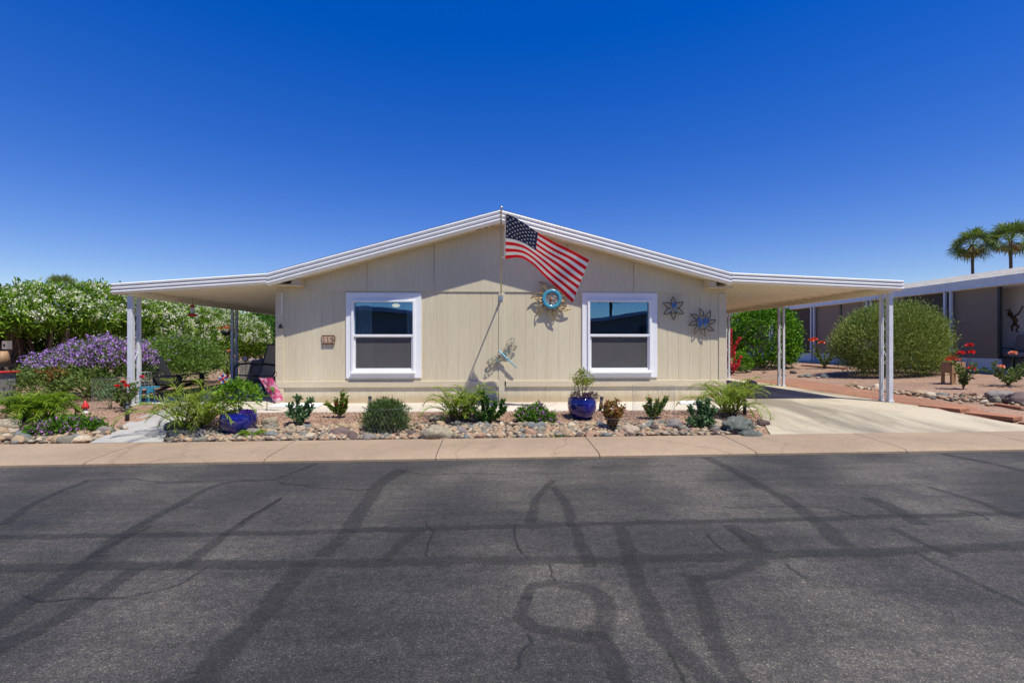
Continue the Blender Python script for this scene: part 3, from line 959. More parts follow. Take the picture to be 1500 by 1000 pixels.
for (a, b, c, d), r in zip(WINS, wr):
    x0, x1, z0, z1 = r
    W = x1 - x0; H = z1 - z0
    win = bpy.data.objects.new('window', None); COL.objects.link(win); win.parent = home
    win.location = Vector(((x0 + x1) / 2, D, z0)) - wloc(home)
    mb = MB(); t = .118
    frame_boxes(mb, x0, x1, z0, z1, t, D - .022, D + .03, .125, .145)
    bevel(mb.build('window_trim', M['wtrim'], win), .003)
    fx0, fx1, fz0, fz1 = x0 + t - .02, x1 - t + .01, z0 + .09, z1 - .13
    mb = MB(); frame_boxes(mb, fx0, fx1, fz0, fz1, .042, D - .045, D + .06, .05, .035)
    bevel(mb.build('frame', M['vinyl'], win), .004)
    zm = z0 + H * .497
    ix0, ix1 = fx0 + .042, fx1 - .042
    bevel(MB().box((ix0, D - .040, zm - .018), (ix1, D + .03, zm + .022)).build('meeting_rail', M['vinyl'], win), .004)
    bevel(MB().box((fx0 - .012, D - .075, fz0 - .012), (fx1 + .012, D - .0455, fz0 + .02)).build('window_sill', M['vinyl'], win), .004)
    mb = MB(); frame_boxes(mb, ix0, ix1, fz0 + .05, zm - .018, .028, D - .018, D + .02, .035, .012)
    bevel(mb.build('sash', M['vinyl'], win), .003)
    MB().box((ix0, D + .022, zm + .022), (ix1, D + .025, fz1 - .035)).build('glass', M['glass'], win)
    MB().box((ix0 + .028, D + .022, fz0 + .085), (ix1 - .028, D + .025, zm - .03)).build('glass', M['glass'], win)
    MB().add([(ix0 + .028, D + .0, fz0 + .085), (ix1 - .028, D + .0, fz0 + .085), (ix1 - .028, D + .0, zm - .03), (ix0 + .028, D + .0, zm - .03)], [(0, 1, 2, 3)]).build('screen', M['screen'], win)


def curtain(x0, x1, z0, z1, y, label, sweep=0.0):
    n = 40; m = 12; V = []; Fq = []
    for j in range(m + 1):
        t = j / m
        for i in range(n + 1):
            s = i / n
            V.append((x0 + (x1 - x0) * (s * (0.75 + .25 * t)) + sweep * (1 - t) * s, y + .022 * math.sin(s * 22 + .5 * t), z0 + (z1 - z0) * t))
    for j in range(m):
        for i in range(n): Fq.append((j * (n + 1) + i, j * (n + 1) + i + 1, (j + 1) * (n + 1) + i + 1, (j + 1) * (n + 1) + i))
    o = link_mesh('curtain', V, np.array(Fq), M['curtain'], None, None, True)
    tag(o, label, 'curtain')


x0, x1, z0, z1 = wr[0]
curtain(x0 + .12, x0 + .40, .3, z1 + .05, D + .16, 'white curtain inside the window by the house number, on the side nearer the number', .12)
curtain(x1 - .12, x1 - .30, .3, z1 + .05, D + .16, 'white curtain inside the window by the house number, on the side nearer the flagpole')
x0, x1, z0, z1 = wr[1]
curtain(x1 - .1, x1 - .16, .3, z1 + .05, D + .16, 'narrow white curtain inside the window behind the blue flowerpot')
p = at(580, 447, 10.4)
o = MB().lathe([(.01, .03), (.05, .03), (.095, .0), (.07, -.03), (.02, -.045)], (p.x, p.y, p.z), 20).build('ceiling_lamp', None, None, True)
m, nt, b, out = newmat('lamp_shade_glow'); b.inputs['Base Color'].default_value = (.7, .62, .45, 1); b.inputs['Emission Color'].default_value = (1, .72, .36, 1); b.inputs['Emission Strength'].default_value = 1.0
o.data.materials.clear(); o.data.materials.append(m)
tag(o, 'lit cream dome lamp seen through the window by the house number', 'lamp')


# ------------------------------------------------------------------ patio cover and carport
def corrugated(xa, za, xb, zb, y0, y1, pitch=0.30, depth=0.045):
    V = []; Fq = []
    y = y0; rows = []
    while y < y1:
        for dy, dz in ((0, 0), (.20, 0), (.225, -depth), (.275, -depth)):
            rows.append((y + dy, dz))
        y += pitch
    for yy, dz in rows:
        V += [(xa, yy, za + dz), (xb, yy, zb + dz)]
    for i in range(len(rows) - 1): Fq.append((2 * i, 2 * i + 1, 2 * i + 3, 2 * i + 2))
    n = len(rows) * 2
    V += [(x, yy, z + .065 + (0)) for yy, dz in rows for x, z in ((xa, za), (xb, zb))]
    for i in range(len(rows) - 1): Fq.append((n + 2 * i, n + 2 * i + 2, n + 2 * i + 3, n + 2 * i + 1))
    for i in range(len(rows) - 1): Fq.append((2 * i + 1, n + 2 * i + 1, n + 2 * i + 3, 2 * i + 3))
    return V, Fq


def cover(name, label, cat, k, e, px, sgn):
    root = thing(name, label, cat, (px, FY, 0))
    fascia_bar([(min(k.x, e.x) + (.003 if sgn > 0 else 0), (k if sgn > 0 else e).z), (max(k.x, e.x) - (.003 if sgn < 0 else 0), (e if sgn > 0 else k).z)], CH, FY, 'fascia', root, M['alu'])
    xw = WL if sgn < 0 else WR
    slope = (e.z - k.z) / (e.x - k.x)
    zw = k.z + slope * (xw - k.x)
    zo = .105
    V, Fq = corrugated(xw, zw - CH + zo, e.x, e.z - CH + zo, FY + .06, 24.0)
    link_mesh('roof', V, Fq, M['pan'], root)
    xo = e.x
    zbm = e.z - CH + .012
    bevel(MB().box((min(xo, xo - sgn * .05), FY + .055, zbm), (max(xo, xo - sgn * .05), 24.0, zbm + .12)).build('gutter', M['pan'], root), .004)
    bz = e.z - slope * (e.x - px) - CH - .005
    MB().box((px - .035, FY + .056, bz - .035), (px + .035, 24, bz + .045)).build('beam', M['pan'], root)
    # the posts in pairs with a zigzag of flat bar between
    first = True
    for Y in (8.29, 11.42, 14.12, 17.3, 20.4):
        zt = bz - .0355
        a = .038 if first else .026
        y2 = Y + (.18 if first else .19)
        zf = -.003
        bevel(MB().box((px - a, Y - a, zf), (px + a, Y + a, zt)).box((px - a - .012, Y - a - .012, zf), (px + a + .012, Y + a + .012, zf + .03)).build('post', M['post'], root), .004)
        fpost = COL.objects[-1]
        bevel(MB().box((px - .026, y2 - .026, zf), (px + .026, y2 + .026, zt)).box((px - .036, y2 - .036, zf), (px + .036, y2 + .036, zf + .02)).build('post', M['post'], root), .004)
        mb = MB(); ya = Y + a; yb = y2 - .026
        n = 6; h = (zt - .1) / n
        for i in range(n):
            z = .05 + i * h
            if i % 2 == 0: mb.tube([(px, ya, z + h * .2), (px, yb, z + h)], .006, 5)
            pts = []
            c = (ya + yb) / 2
            for q in range(15):
                g = q / 14 * PI * 2.6
                rr = .034 * (1 - q / 26)
                pts.append((px, c + rr * math.cos(g), z + h * .12 + rr * math.sin(g)))
            mb.tube(pts, .0045, 4)
        mb.tube([(px, ya + .003, .03), (px, ya + .003, zt - .03)], .006, 4); mb.tube([(px, yb - .003, .03), (px, yb - .003, zt - .03)], .006, 4)
        mb.build('lattice', M['post'], fpost)
        first = False
    return root


cover('patio_cover', 'white patio cover on lattice posts on the flower hedge side of the house', 'patio cover', kL, eL, at(192, 500, 8.29).x, -1)
cover('carport', 'white carport roof on lattice posts over the cream concrete driveway', 'carport', kR, eR, at(1303, 500, 8.29).x, 1)

# white boards lying on the concrete by the wall
for q, lab in (([(394, 594.5), (466, 594.5), (475, 590.0), (412, 590.0)], 'flat white board on the concrete under the garden flag'),
               ([(997, 590), (1030, 590), (1024, 586.8), (993, 586.8)], 'flat white board on the concrete below the two wall stars')):
    P = []
    for a, b in q:
        t = (HC - .03) * FPX / (b - 503.0); xr = (a - 750) / FPX
        P.append((t * (xr * CT + ST), min(8.46, t * (CT - xr * ST)), .003))
    bevel(tag(MB().prism(P, (0, 0, .03)).build('white_board', M['wtrim']), lab, 'board'), .004)

# ------------------------------------------------------------------ flag and pole
pb = at(734, 434, D - .05); pt = at(734.6, 306, D - 1.40)
pole = thing('flagpole', 'thin cream flagpole slanting out from its bracket on the gable wall', 'flagpole', pb)
MB().tube([pb - (pt - pb) * .03, pb + (pt - pb) * .5, pt], [.0125, .0115, .0105], 10).build('pole', M['polewood'], pole, True)
MB().ball(pt + Vector((0, -.005, .02)), .021, 12, 8).build('finial', M['silver'], pole, True)
mb = MB(); d_ = (pt - pb).normalized()
mb.tube([pb - d_ * .07, pb + d_ * .06], .019, 10); mb.box((pb.x - .035, D - .024, pb.z - .07), (pb.x + .035, D - .0145, pb.z + .03)); mb.box((pb.x - .012, D - .06, pb.z - .045), (pb.x + .012, D - .02, pb.z + .01))
mb.build('bracket', M['silver'], pole)

top = [(741, 313), (752, 317.5), (764, 324.5), (776, 332.5), (788, 341), (802, 349), (816, 356.5), (829, 362.5), (841, 368.5), (852, 374.5), (863, 380.5)]
bot = [(739.5, 379.3), (748, 378.2), (757, 377.2), (768, 379.5), (782, 389), (791, 398), (800, 407), (809, 415.5), (818, 423.5), (828, 433), (839, 443.5)]
ytop, ybot = D - 1.31, D - .64


def flag_pt(u, v, off=0.0):
    """u along the fly, v down the hoist"""
    def cr(P, u):
        s = u * (len(P) - 1); i = min(len(P) - 2, int(s)); t = s - i
        g = lambda k: Vector(P[max(0, min(len(P) - 1, k))])
        p0, p1, p2, p3 = g(i - 1), g(i), g(i + 1), g(i + 2)
        return 0.5 * (2 * p1 + (p2 - p0) * t + (2 * p0 - 5 * p1 + 4 * p2 - p3) * t * t + (3 * p1 - p0 - 3 * p2 + p3) * t ** 3)
    a = cr(top, u); b = cr(bot, u)
    p = a + (b - a) * v
    # soft diagonal fold
    p.y += 1.1 * math.sin((u * 1.6 + v) * 7.5) * u * (1 - v) * v * 4
    Y = ytop + (ybot - ytop) * v * (1 - .45 * u) + .035 * math.sin(u * 11 - v * 3.0) * min(1, u * 3) + .016 * math.sin(u * 23 + v * 6) * min(1, u * 3) + off
    return at(p.x, p.y, Y)


flag = thing('flag', 'stars and stripes flag blowing from the slanted pole over the gable', 'flag', flag_pt(0, 0))
NU, NV = 60, 39
V = []; Fq = []; fm = []
for j in range(NV + 1):
    for i in range(NU + 1): V.append(flag_pt(i / NU, j / NV))
for j in range(NV):
    for i in range(NU):
        Fq.append((j * (NU + 1) + i, (j + 1) * (NU + 1) + i, (j + 1) * (NU + 1) + i + 1, j * (NU + 1) + i + 1))
        s = j // 3
        fm.append(2 if (s < 7 and i < 24) else (0 if s % 2 == 0 else 1))
cloth = link_mesh('cloth', V, np.array(Fq), [M['flag_red'], M['flag_white'], M['flag_blue']], flag, fm, True)
V = []; Fq = []
for r in range(9):
    n = 6 if r % 2 == 0 else 5
    for c in range(n):
        u = .4 * ((c + .5) / 6 if r % 2 == 0 else (c + 1) / 6); v = 7 / 13 * (r + 1) / 10
        b = len(V)
        for off in (-.004, .004):
            for k in range(10):
                rr = (1.0 if k % 2 == 0 else .42)
                g = 2 * PI * k / 10
                V.append(flag_pt(u + .0165 * rr * math.sin(g), v - .024 * rr * math.cos(g), off))
        Fq += [tuple(range(b, b + 10)), tuple(range(b + 19, b + 9, -1))] + [(b + k, b + 10 + k, b + 10 + (k + 1) % 10, b + (k + 1) % 10) for k in range(10)]
o = link_mesh('star_field', V, Fq, M['star_white'], cloth)
hp = MB().tube([flag_pt(0, t) + Vector((-.004, 0, 0)) for t in (0, .25, .5, .75, 1)], .012, 6)
for t in (.0, .97):
    q = flag_pt(0, t); s = ((q.z - pb.z) / (pt.z - pb.z)); pp = pb + (pt - pb) * s
    hp.tube([q, pp], .006, 5)
hp.build('hoist_band', M['flag_white'], flag)

# ------------------------------------------------------------------ things on the wall
def petal(mb, c, ang, r0, r1, half, r=.006, bend=0.0):
    pts = []
    n = 8
    A = []
    for s in (1, -1):
        seq = []
        for i in range(n + 1):
            t = i / n
            rad = r0 + (r1 - r0) * t
            wdt = half * math.sin(PI * (0.16 + 0.84 * t) ** 0.72) if t < 1 else 0
            a = ang + bend * t * t
            x = rad * math.cos(a) - s * wdt * math.sin(a); z = rad * math.sin(a) + s * wdt * math.cos(a)
            seq.append(Vector((c.x + x, c.y, c.z + z)))
        A.append(seq)
    mb.tube(A[0] + A[1][::-1][1:], r, 5)
    return mb


def ring(mb, c, rad, r, n=28, m=8, flat=1.0):
    V = []; Fq = []
    for i in range(n):
        a = 2 * PI * i / n
        for k in range(m):
            b = 2 * PI * k / m
            q = rad + r * math.cos(b)
            V.append((c.x + q * math.cos(a), c.y + r * flat * math.sin(b), c.z + q * math.sin(a)))
    for i in range(n):
        for k in range(m): Fq.append((i * m + k, ((i + 1) % n) * m + k, ((i + 1) % n) * m + (k + 1) % m, i * m + (k + 1) % m))
    return mb.add(V, Fq)


def cactus(mb, c, h, r):
    b = Vector(c)
    mb.tube([b, b + Vector((0, 0, h * .9)), b + Vector((0, 0, h))], [r, r, r * .6], 8)
    for s, z0, z1 in ((-1, .35, .85), (1, .45, .95)):
        mb.tube([b + Vector((0, 0, h * z0)), b + Vector((s * h * .22, 0, h * z0)), b + Vector((s * h * .25, 0, h * (z0 + .08))), b + Vector((s * h * .25, 0, h * z1))], [r * .8] * 3 + [r * .5], 8)


def star(px, py, n, r0, r1, half, rot, label, ringr):
    c = at(px, py, D - .045)
    root = thing('wall_star', label, 'wall ornament', c, 'rusty wire wall stars with blue figures')
    for k in range(n):
        petal(MB(), c, rot + 2 * PI * k / n, r0, r1, half, .0085, .16 if n > 6 else .05).build('ray', M['rust'], root)
    if ringr: ring(MB(), c, ringr, .006, 28, 5).build('ring', M['rust'], root)
    return c, root


c, root = star(986.4, 451.3, 6, .045, .215, .045, PI / 2, 'smaller six-pointed rusty wire star with a blue cactus', None)
mb = MB(); cactus(mb, c + Vector((.01, 0, -.03)), .14, .016); mb.build('cactus_figure', M['blueart'], root, True)
mb = MB()
for s in (-1, 1):
    mb.prism([c + Vector((.01 + s * .008, -.008, -.035)), c + Vector((s * .10, -.008, -.075)), c + Vector((s * .05, -.008, -.075))], (0, .008, 0))
mb.build('leaf_figure', M['turq'], root)
MB().tube([c + Vector((-.07, 0, -.085)), c + Vector((0, 0, -.10)), c + Vector((.07, 0, -.085))], .008, 6).build('bar', M['rust'], root)
c, root = star(1029, 472.3, 8, .115, .265, .036, PI / 2 + .05, 'larger eight-pointed rusty wire star with two blue figures in its ring', .118)
mb = MB(); cactus(mb, c + Vector((.055, 0, -.085)), .17, .016); mb.build('cactus_figure', M['blueart'], root, True)
mb = MB()
mb.ball(c + Vector((-.07, 0, .065)), .02, 8, 6)
mb.tube([c + Vector((-.07, 0, .06)), c + Vector((-.045, 0, .03)), c + Vector((-.035, 0, -.01)), c + Vector((-.06, 0, -.045)), c + Vector((-.085, 0, -.08))], [.016, .022, .02, .015, .01], 7)
mb.tube([c + Vector((-.04, 0, -.01)), c + Vector((-.03, 0, -.05)), c + Vector((-.025, 0, -.09))], [.018, .013, .009], 7)
mb.tube([c + Vector((-.06, 0, .04)), c + Vector((-.09, 0, .02)), c + Vector((-.095, 0, -.02))], .008, 6)
mb.build('dancer_figure', M['blueart'], root, True)

# the big sun
c = at(808.3, 438.0, D - .06)
sunor = thing('wall_sun', 'large tan metal sun with a turquoise ring hanging partly behind the flag', 'wall ornament', c)
for k in range(14):
    a = 2 * PI * k / 14 + .1
    petal(MB(), c, a, .175, (.385 if k % 2 == 0 else .30), .040, .0095, .34 if k % 2 == 0 else -.15).build('ray', M['brass'], sunor)
ring(MB(), c + Vector((0, -.02, 0)), .145, .033, 40, 12, .45).build('ring', M['turq'], sunor, True)
mb = MB(); mb.tube([c + Vector((0, .01, 0)), c + Vector((0, -.014, 0))], .135, 32)
for k in range(70):
    a = rng.uniform(0, 2 * PI); q = .105 * math.sqrt(rng.uniform(0, 1))
    mb.ball(c + Vector((q * math.cos(a), -.014, q * math.sin(a))), rng.uniform(.008, .02), 6, 4, 0, (1, .7, rng.uniform(.5, 1)))
mb.build('relief', M['pewter'], sunor)
mb = MB(); mb.tube([c + Vector((-.02, -.03, -.05)), c + Vector((-.012, -.035, 0)), c + Vector((-.015, -.03, .03))], [.012, .018, .012], 7)
mb.build('relief_figure', M['terra'], sunor, True)

# dragonfly
a, b = at(731.5, 514.5, D - .085), at(757, 539, D - .075)
fly = thing('wall_dragonfly', 'pale blue metal dragonfly with filigree wire wings on the lower wall', 'wall ornament', (a + b) / 2)
mb = MB(); mb.tube([a, a + (b - a) * .12, a + (b - a) * .3, b], [.012, .019, .017, .011], 10); mb.ball(a, .018, 10, 7)
mb.build('body', M['lightblue'], fly, True)
root_ = a + (b - a) * .2 + Vector((0, .035, 0))
for tip, wd in (((752, 495), .062), ((757, 507), .05), ((713, 533), .062), ((711, 544), .05)):
    t = at(tip[0], tip[1], D - .045)
    ax = t - root_; ln = ax.length; ax.normalize(); sd = Vector((-ax.z, 0, ax.x))
    mb = MB()
    pts = []
    for k in range(25):
        q = 2 * PI * k / 24
        pts.append(root_ + ax * (ln * .5 * (1 - math.cos(q))) + sd * (wd * math.sin(q) * (.45 + .55 * (1 - math.cos(q)) / 2)))
    mb.tube(pts, .0035, 4)
    for k in range(15):
        s = rng.uniform(.12, .95); v = rng.uniform(-.8, .8)
        q = root_ + ax * (ln * s) + sd * (v * wd * math.sqrt(max(.05, 4 * s * (1 - s))) * (.45 + .55 * s))
        rr = rng.uniform(.010, .02)
        mb.tube([q + (ax * math.cos(g) + sd * math.sin(g)) * rr for g in np.linspace(0, 2 * PI * .95, 9)], .003, 4)
        if k % 2 == 0: mb.ball(q + Vector((0, -.006, 0)), rng.uniform(.007, .011), 6, 5, 1)
    mb.build('wing', [M['rust'], M['lightblue']], fly)

# house number
p0, p1 = at(471.3, 504.3, D - .03), at(489.6, 490.8, D - .03)
plq = thing('number_plaque', 'small brown tile plaque with the house number 115', 'house number', ((p0.x + p1.x) / 2, D, p0.z))
mb = MB().box((p0.x, D - .03, p0.z), (p1.x, D - .001, p1.z)); mb.box((p1.x, D - .02, p1.z - .05), (p1.x + .03, D - .012, p1.z - .035)); mb.box((p0.x - .02, D - .02, p1.z - .05), (p0.x, D - .012, p1.z - .035))
bevel(mb.build('board', M['plaque'], plq), .003)
W = p1.x - p0.x; H = p1.z - p0.z
for k, ch in enumerate('115'):
    cx = p0.x + W * (.5 + (k - 1) * .31); cz = p0.z + H * .5
    tw, th = W * .142, H * .36
    tl = bevel(MB().box((cx - tw, D - .034, cz - th), (cx + tw, D - .0305, cz + th)).build('tile', M['tile'], plq), .001)
    y0 = D - .0365; s = th * .8
    mb = MB()

    def bar(x0, z0, x1, z1): mb.box((cx + x0 * s, y0, cz + z0 * s), (cx + x1 * s, y0 + .0022, cz + z1 * s))
    if ch == '1':
        bar(-.13, -.82, .13, 1.0); bar(-.38, -1.0, .38, -.825); bar(-.38, .68, -.135, .86)
    else:
        bar(-.42, .78, .5, 1.0); bar(-.42, .08, -.2, .775)
        pts = [(-.3 + .05, .2), (.1, .26), (.38, .05), (.46, -.35), (.25, -.78), (-.1, -.92), (-.42, -.75)]
        mb.tube([Vector((cx + x * s, y0 + .001, cz + z * s)) for x, z in pts], [.10 * s, .12 * s, .15 * s, .17 * s, .15 * s, .12 * s, .13 * s], 6)
    mb.build('digit', M['digit'], tl)
p = at(411, 478, D - .03)
tag(MB().prism([(p.x - .035, D - .016 - .004, p.z - .03), (p.x + .035, D - .02, p.z - .03), (p.x, D - .02, p.z + .045)], (0, -.03, 0)).build('wall_hook', M['dark']), 'small black triangular hook on the corner board of the house', 'hook')


# ------------------------------------------------------------------ plants
def unit(a): return a / np.maximum(1e-9, np.linalg.norm(a, axis=1, keepdims=True))


def leafcloud(name, P, Dr, Ln, Wd, mat, parent=None, fold=.18, extra=None, curl=0.0):
    """many separate little leaves: base P, direction Dr, length Ln, width Wd"""
    n = len(P)
    Dr = unit(Dr); Ln = np.broadcast_to(np.asarray(Ln, float).reshape(-1, 1), (n, 1)); Wd = np.broadcast_to(np.asarray(Wd, float).reshape(-1, 1), (n, 1))
    rv = rng.normal(size=(n, 3)); s = unit(np.cross(Dr, rv)); nn = np.cross(s, Dr)
    V = np.empty((n, 4, 3))
    mid = P + Dr * Ln * .5
    V[:, 0] = P; V[:, 1] = mid + s * Wd * .5 + nn * Wd * fold; V[:, 2] = P + Dr * Ln - nn * Ln * curl; V[:, 3] = mid - s * Wd * .5 + nn * Wd * fold
    Fq = np.arange(4 * n).reshape(n, 4)
    return link_mesh(name, V.reshape(-1, 3), Fq, mat, parent)


def blob(n, blobs, shell=.25, low=-1.0, rough=.12, seed=0):
    B_ = np.array(blobs, float)
    wts = (B_[:, 3] * B_[:, 4] * B_[:, 5]) ** (2 / 3); wts /= wts.sum()
    k = rng.choice(len(B_), n, p=wts)
    d = unit(rng.normal(size=(n, 3)))
    bad = d[:, 2] < low
    d[bad, 2] = np.abs(d[bad, 2])
    r = 1 - shell * rng.uniform(0, 1, (n, 1)) ** 1.6
    r = r * (1 + rough * rng.normal(size=(n, 1)))
    P = B_[k, :3] + d * B_[k, 3:6] * r
    N = unit(d / B_[k, 3:6])
    # drop what is buried deep in another blob
    keep = np.ones(n, bool)
    for b in range(len(B_)):
        q = ((P - B_[b, :3]) / B_[b, 3:6]); ins = (q ** 2).sum(1) < .55
        keep &= ~(ins & (k != b))
    return P[keep], N[keep]


def clustered(nc, per, blobs, crad, shell=.25, low=-1.0, rough=.12, out=.8, up=.25, jitter=.8):
    C_, N = blob(nc, blobs, shell, low, rough)
    n = len(C_)
    idx = np.repeat(np.arange(n), per)
    o = rng.normal(size=(n * per, 3)) * crad * .5
    P = C_[idx] + o
    Dr = unit(N[idx] * out + rng.normal(size=(n * per, 3)) * jitter + np.array([0, 0, up]))
    return P, Dr, C_, N


def flowers(name, C_, per, rad, size, mat, parent):
    n = len(C_)
    idx = np.repeat(np.arange(n), per)
    Dr = unit(rng.normal(size=(n * per, 3)) + np.array([0, 0, .35]))
    P = C_[idx] + Dr * rad * rng.uniform(.1, 1, (n * per, 1))
    return leafcloud(name, P, Dr, size, size * .85, mat, parent, .1)


def ground_clip(P, zmin):
    P = P.copy(); P[:, 2] = np.maximum(P[:, 2], zmin + .01)
    return P


def shrub(name, label, cat, base, blobs, nc, per, crad, ll, lw, leaf, blossoms=None, stems=6, stemr=.012, group=None, shell=.3, low=-.6, rough=.10, stemmat=None, up=.25, out=.8, jitter=.8, leafname='foliage'):
    base = Vector(base)
    root = thing(name, label, cat, base, group)
    bl = [(base.x + b[0], base.y + b[1], base.z + b[2], b[3], b[4], b[5]) for b in blobs]
    P, Dr, C_, N = clustered(nc, per, bl, crad, shell, low, rough, out, up, jitter)
    P = ground_clip(P, base.z)
    leafcloud(leafname, P, Dr, rng.uniform(.7, 1.25, len(P)) * ll, rng.uniform(.75, 1.2, len(P)) * lw, leaf, root)
    if blossoms:
        mat, nf, pf, rad, size, zlow = blossoms[:6]
        ok = np.where((N[:, 2] > zlow) & (C_[:, 2] > base.z + (blossoms[6] if len(blossoms) > 6 else -9)))[0]
        ch = rng.choice(ok, min(nf, len(ok)), replace=False)
        flowers('blossoms', C_[ch] + N[ch] * crad * .6, pf, rad, size, mat, root)
    if stems:
        mb = MB()
        for k in range(stems):
            j = rng.integers(len(C_)); t = Vector(C_[j])
            b = base + Vector((rng.uniform(-.1, .1) * blobs[0][3], rng.uniform(-.1, .1) * blobs[0][4], -.02))
            m = b.lerp(t, .5) + Vector((0, 0, (t.z - b.z) * .18)) + Vector(rng.uniform(-.05, .05, 3)) * blobs[0][3]
            mb.tube([b, b.lerp(m, .5), m, m.lerp(t, .8)], [stemr, stemr * .85, stemr * .65, stemr * .3], 5)
        mb.build('stem', stemmat or M['stem'], root)
    return root


def stem_plant(name, label, base, stems, leaf, ll, lw, dens, stemmat=None, r=.01, flower=None, tipcl=0, cat='plant', group=None, start=.15, jit=.5):
    """succulent or shrub of a few thick stems each clothed in leaves; stems: list of point lists relative to the base"""
    base = Vector(base)
    root = thing(name, label, cat, base, group)
    P = []; Dr = []
    for st in stems:
        pts = [base + Vector(p) for p in st]
        rr = [r * (1 - .5 * i / max(1, len(pts) - 1)) for i in range(len(pts))]
        MB().tube(pts, rr, 6).build('stem', stemmat or M['stem'], root, True)
        segs = [(pts[i], pts[i + 1]) for i in range(len(pts) - 1)]
        tot = sum((b - a).length for a, b in segs); acc = 0
        for a, b in segs:
            l = (b - a).length; n = max(1, int(l * dens))
            ax = (b - a).normalized()
            for k in range(n):
                t = (k + rng.uniform()) / n
                if (acc + l * t) / tot < start: continue
                v = Vector(rng.normal(size=3)); v = (v - ax * v.dot(ax)).normalized() + ax * rng.uniform(0, .9)
                P.append(a.lerp(b, t)); Dr.append(v + Vector(rng.normal(size=3)) * jit * .4)
            acc += l
        for k in range(tipcl):
            v = Vector(rng.normal(size=3)).normalized() + (pts[-1] - pts[-2]).normalized() * .8
            P.append(pts[-1] + Vector(rng.normal(size=3)) * ll * .35); Dr.append(v)
    P = np.array([tuple(p) for p in P]); Dr = np.array([tuple(p) for p in Dr])
    leafcloud('foliage', P, Dr, rng.uniform(.75, 1.2, len(P)) * ll, rng.uniform(.8, 1.2, len(P)) * lw, leaf, root)
    if flower:
        mat, spots, rad = flower
        for s in spots: blossom(root, base + Vector(s), rad, mat)
    return root


def blossom(root, c, rad, mat, n=16):
    """one rose-like bloom: rings of broad cupped petals"""
    P = []; Dr = []; Ls = []
    for k in range(n):
        a = k * 2.4; e = .25 + 1.15 * k / n
        P.append((c.x, c.y, c.z)); Dr.append((math.cos(a) * math.cos(e), math.sin(a) * math.cos(e), math.sin(e))); Ls.append(rad * (1.1 - .35 * k / n))
    leafcloud('flower', np.array(P), np.array(Dr), np.array(Ls), np.array(Ls) * .9, mat, root, .25)


def grow(h, spread, n, nseg=5, droop=0.0, lean=(0, 0)):
    """a fan of n bending stems"""
    out = []
    for k in range(n):
        a = 2 * PI * (k + rng.uniform(-.3, .3)) / n; s = spread * rng.uniform(.5, 1); hh = h * rng.uniform(.6, 1)
        st = []
        for i in range(nseg + 1):
            t = i / nseg
            st.append((math.cos(a) * s * t ** 1.3 + lean[0] * t + .02 * rng.normal() * t, math.sin(a) * s * t ** 1.3 + lean[1] * t, hh * (t - droop * t * t)))
        out.append(st)
    return out


def frond(parent, b, az, el, ln, droop, leaf, leaflen, npair=30, name='frond', wleaf=.0105, ang=.75):
    """a feather frond that arches up and over"""
    pts = []; p = Vector(b); e = el; N = 16
    for i in range(N + 1):
        pts.append(p.copy())
        d = Vector((math.cos(az) * math.cos(e), math.sin(az) * math.cos(e), math.sin(e)))
        p = p + d * (ln / N); e -= droop * (i / N) * 2.0 / N * 2
    P = []; Dr = []; Ls = []
    for k in range(npair):
        t = .16 + .84 * (k + .5) / npair
        s = t * N; i = min(N - 1, int(s)); q = pts[i].lerp(pts[i + 1], s - i)
        ax = (pts[i + 1] - pts[i]).normalized(); sd = ax.cross(Vector((0, 0, 1)))
        sd = sd.normalized() if sd.length > 1e-3 else Vector((math.sin(az), -math.cos(az), 0))
        up = sd.cross(ax)
        L_ = leaflen * (math.sin(PI * min(1, .12 + .85 * t)) ** .6) * rng.uniform(.85, 1.1)
        for sg in (-1, 1):
            P.append(tuple(q)); Dr.append(tuple(ax * (ang + .5 * t) + sd * sg + up * .35 + Vector(rng.normal(size=3)) * .1)); Ls.append(L_)
    P = np.array(P); Dr = unit(np.array(Dr)); Ls = np.array(Ls).reshape(-1, 1)
    n = len(P); s = unit(np.cross(Dr, np.array([0, 0, 1.0]) + rng.normal(size=(n, 3)) * .3))
    V = np.empty((n, 2, 4, 3)); w = wleaf
    dz = np.array([0, 0, 1.0])
    m1 = P + Dr * Ls * .55 + dz * 0; tip = P + Dr * Ls - dz * Ls * .22
    V[:, 0, 0] = P - s * w * .25; V[:, 0, 1] = P + s * w * .25; V[:, 0, 2] = m1 + s * w * .5; V[:, 0, 3] = m1 - s * w * .5
    V[:, 1, 0] = m1 - s * w * .5; V[:, 1, 1] = m1 + s * w * .5; V[:, 1, 2] = tip + s * w * .06; V[:, 1, 3] = tip - s * w * .06
    Vl = list(map(tuple, V.reshape(-1, 3))); Fl = [tuple(range(4 * i, 4 * i + 4)) for i in range(2 * n)]
    mb = MB().add(Vl, Fl)
    mb.tube(pts, [.007 * (1 - .75 * i / N) + .0012 for i in range(N + 1)], 4)
    return mb.build(name, leaf, parent)


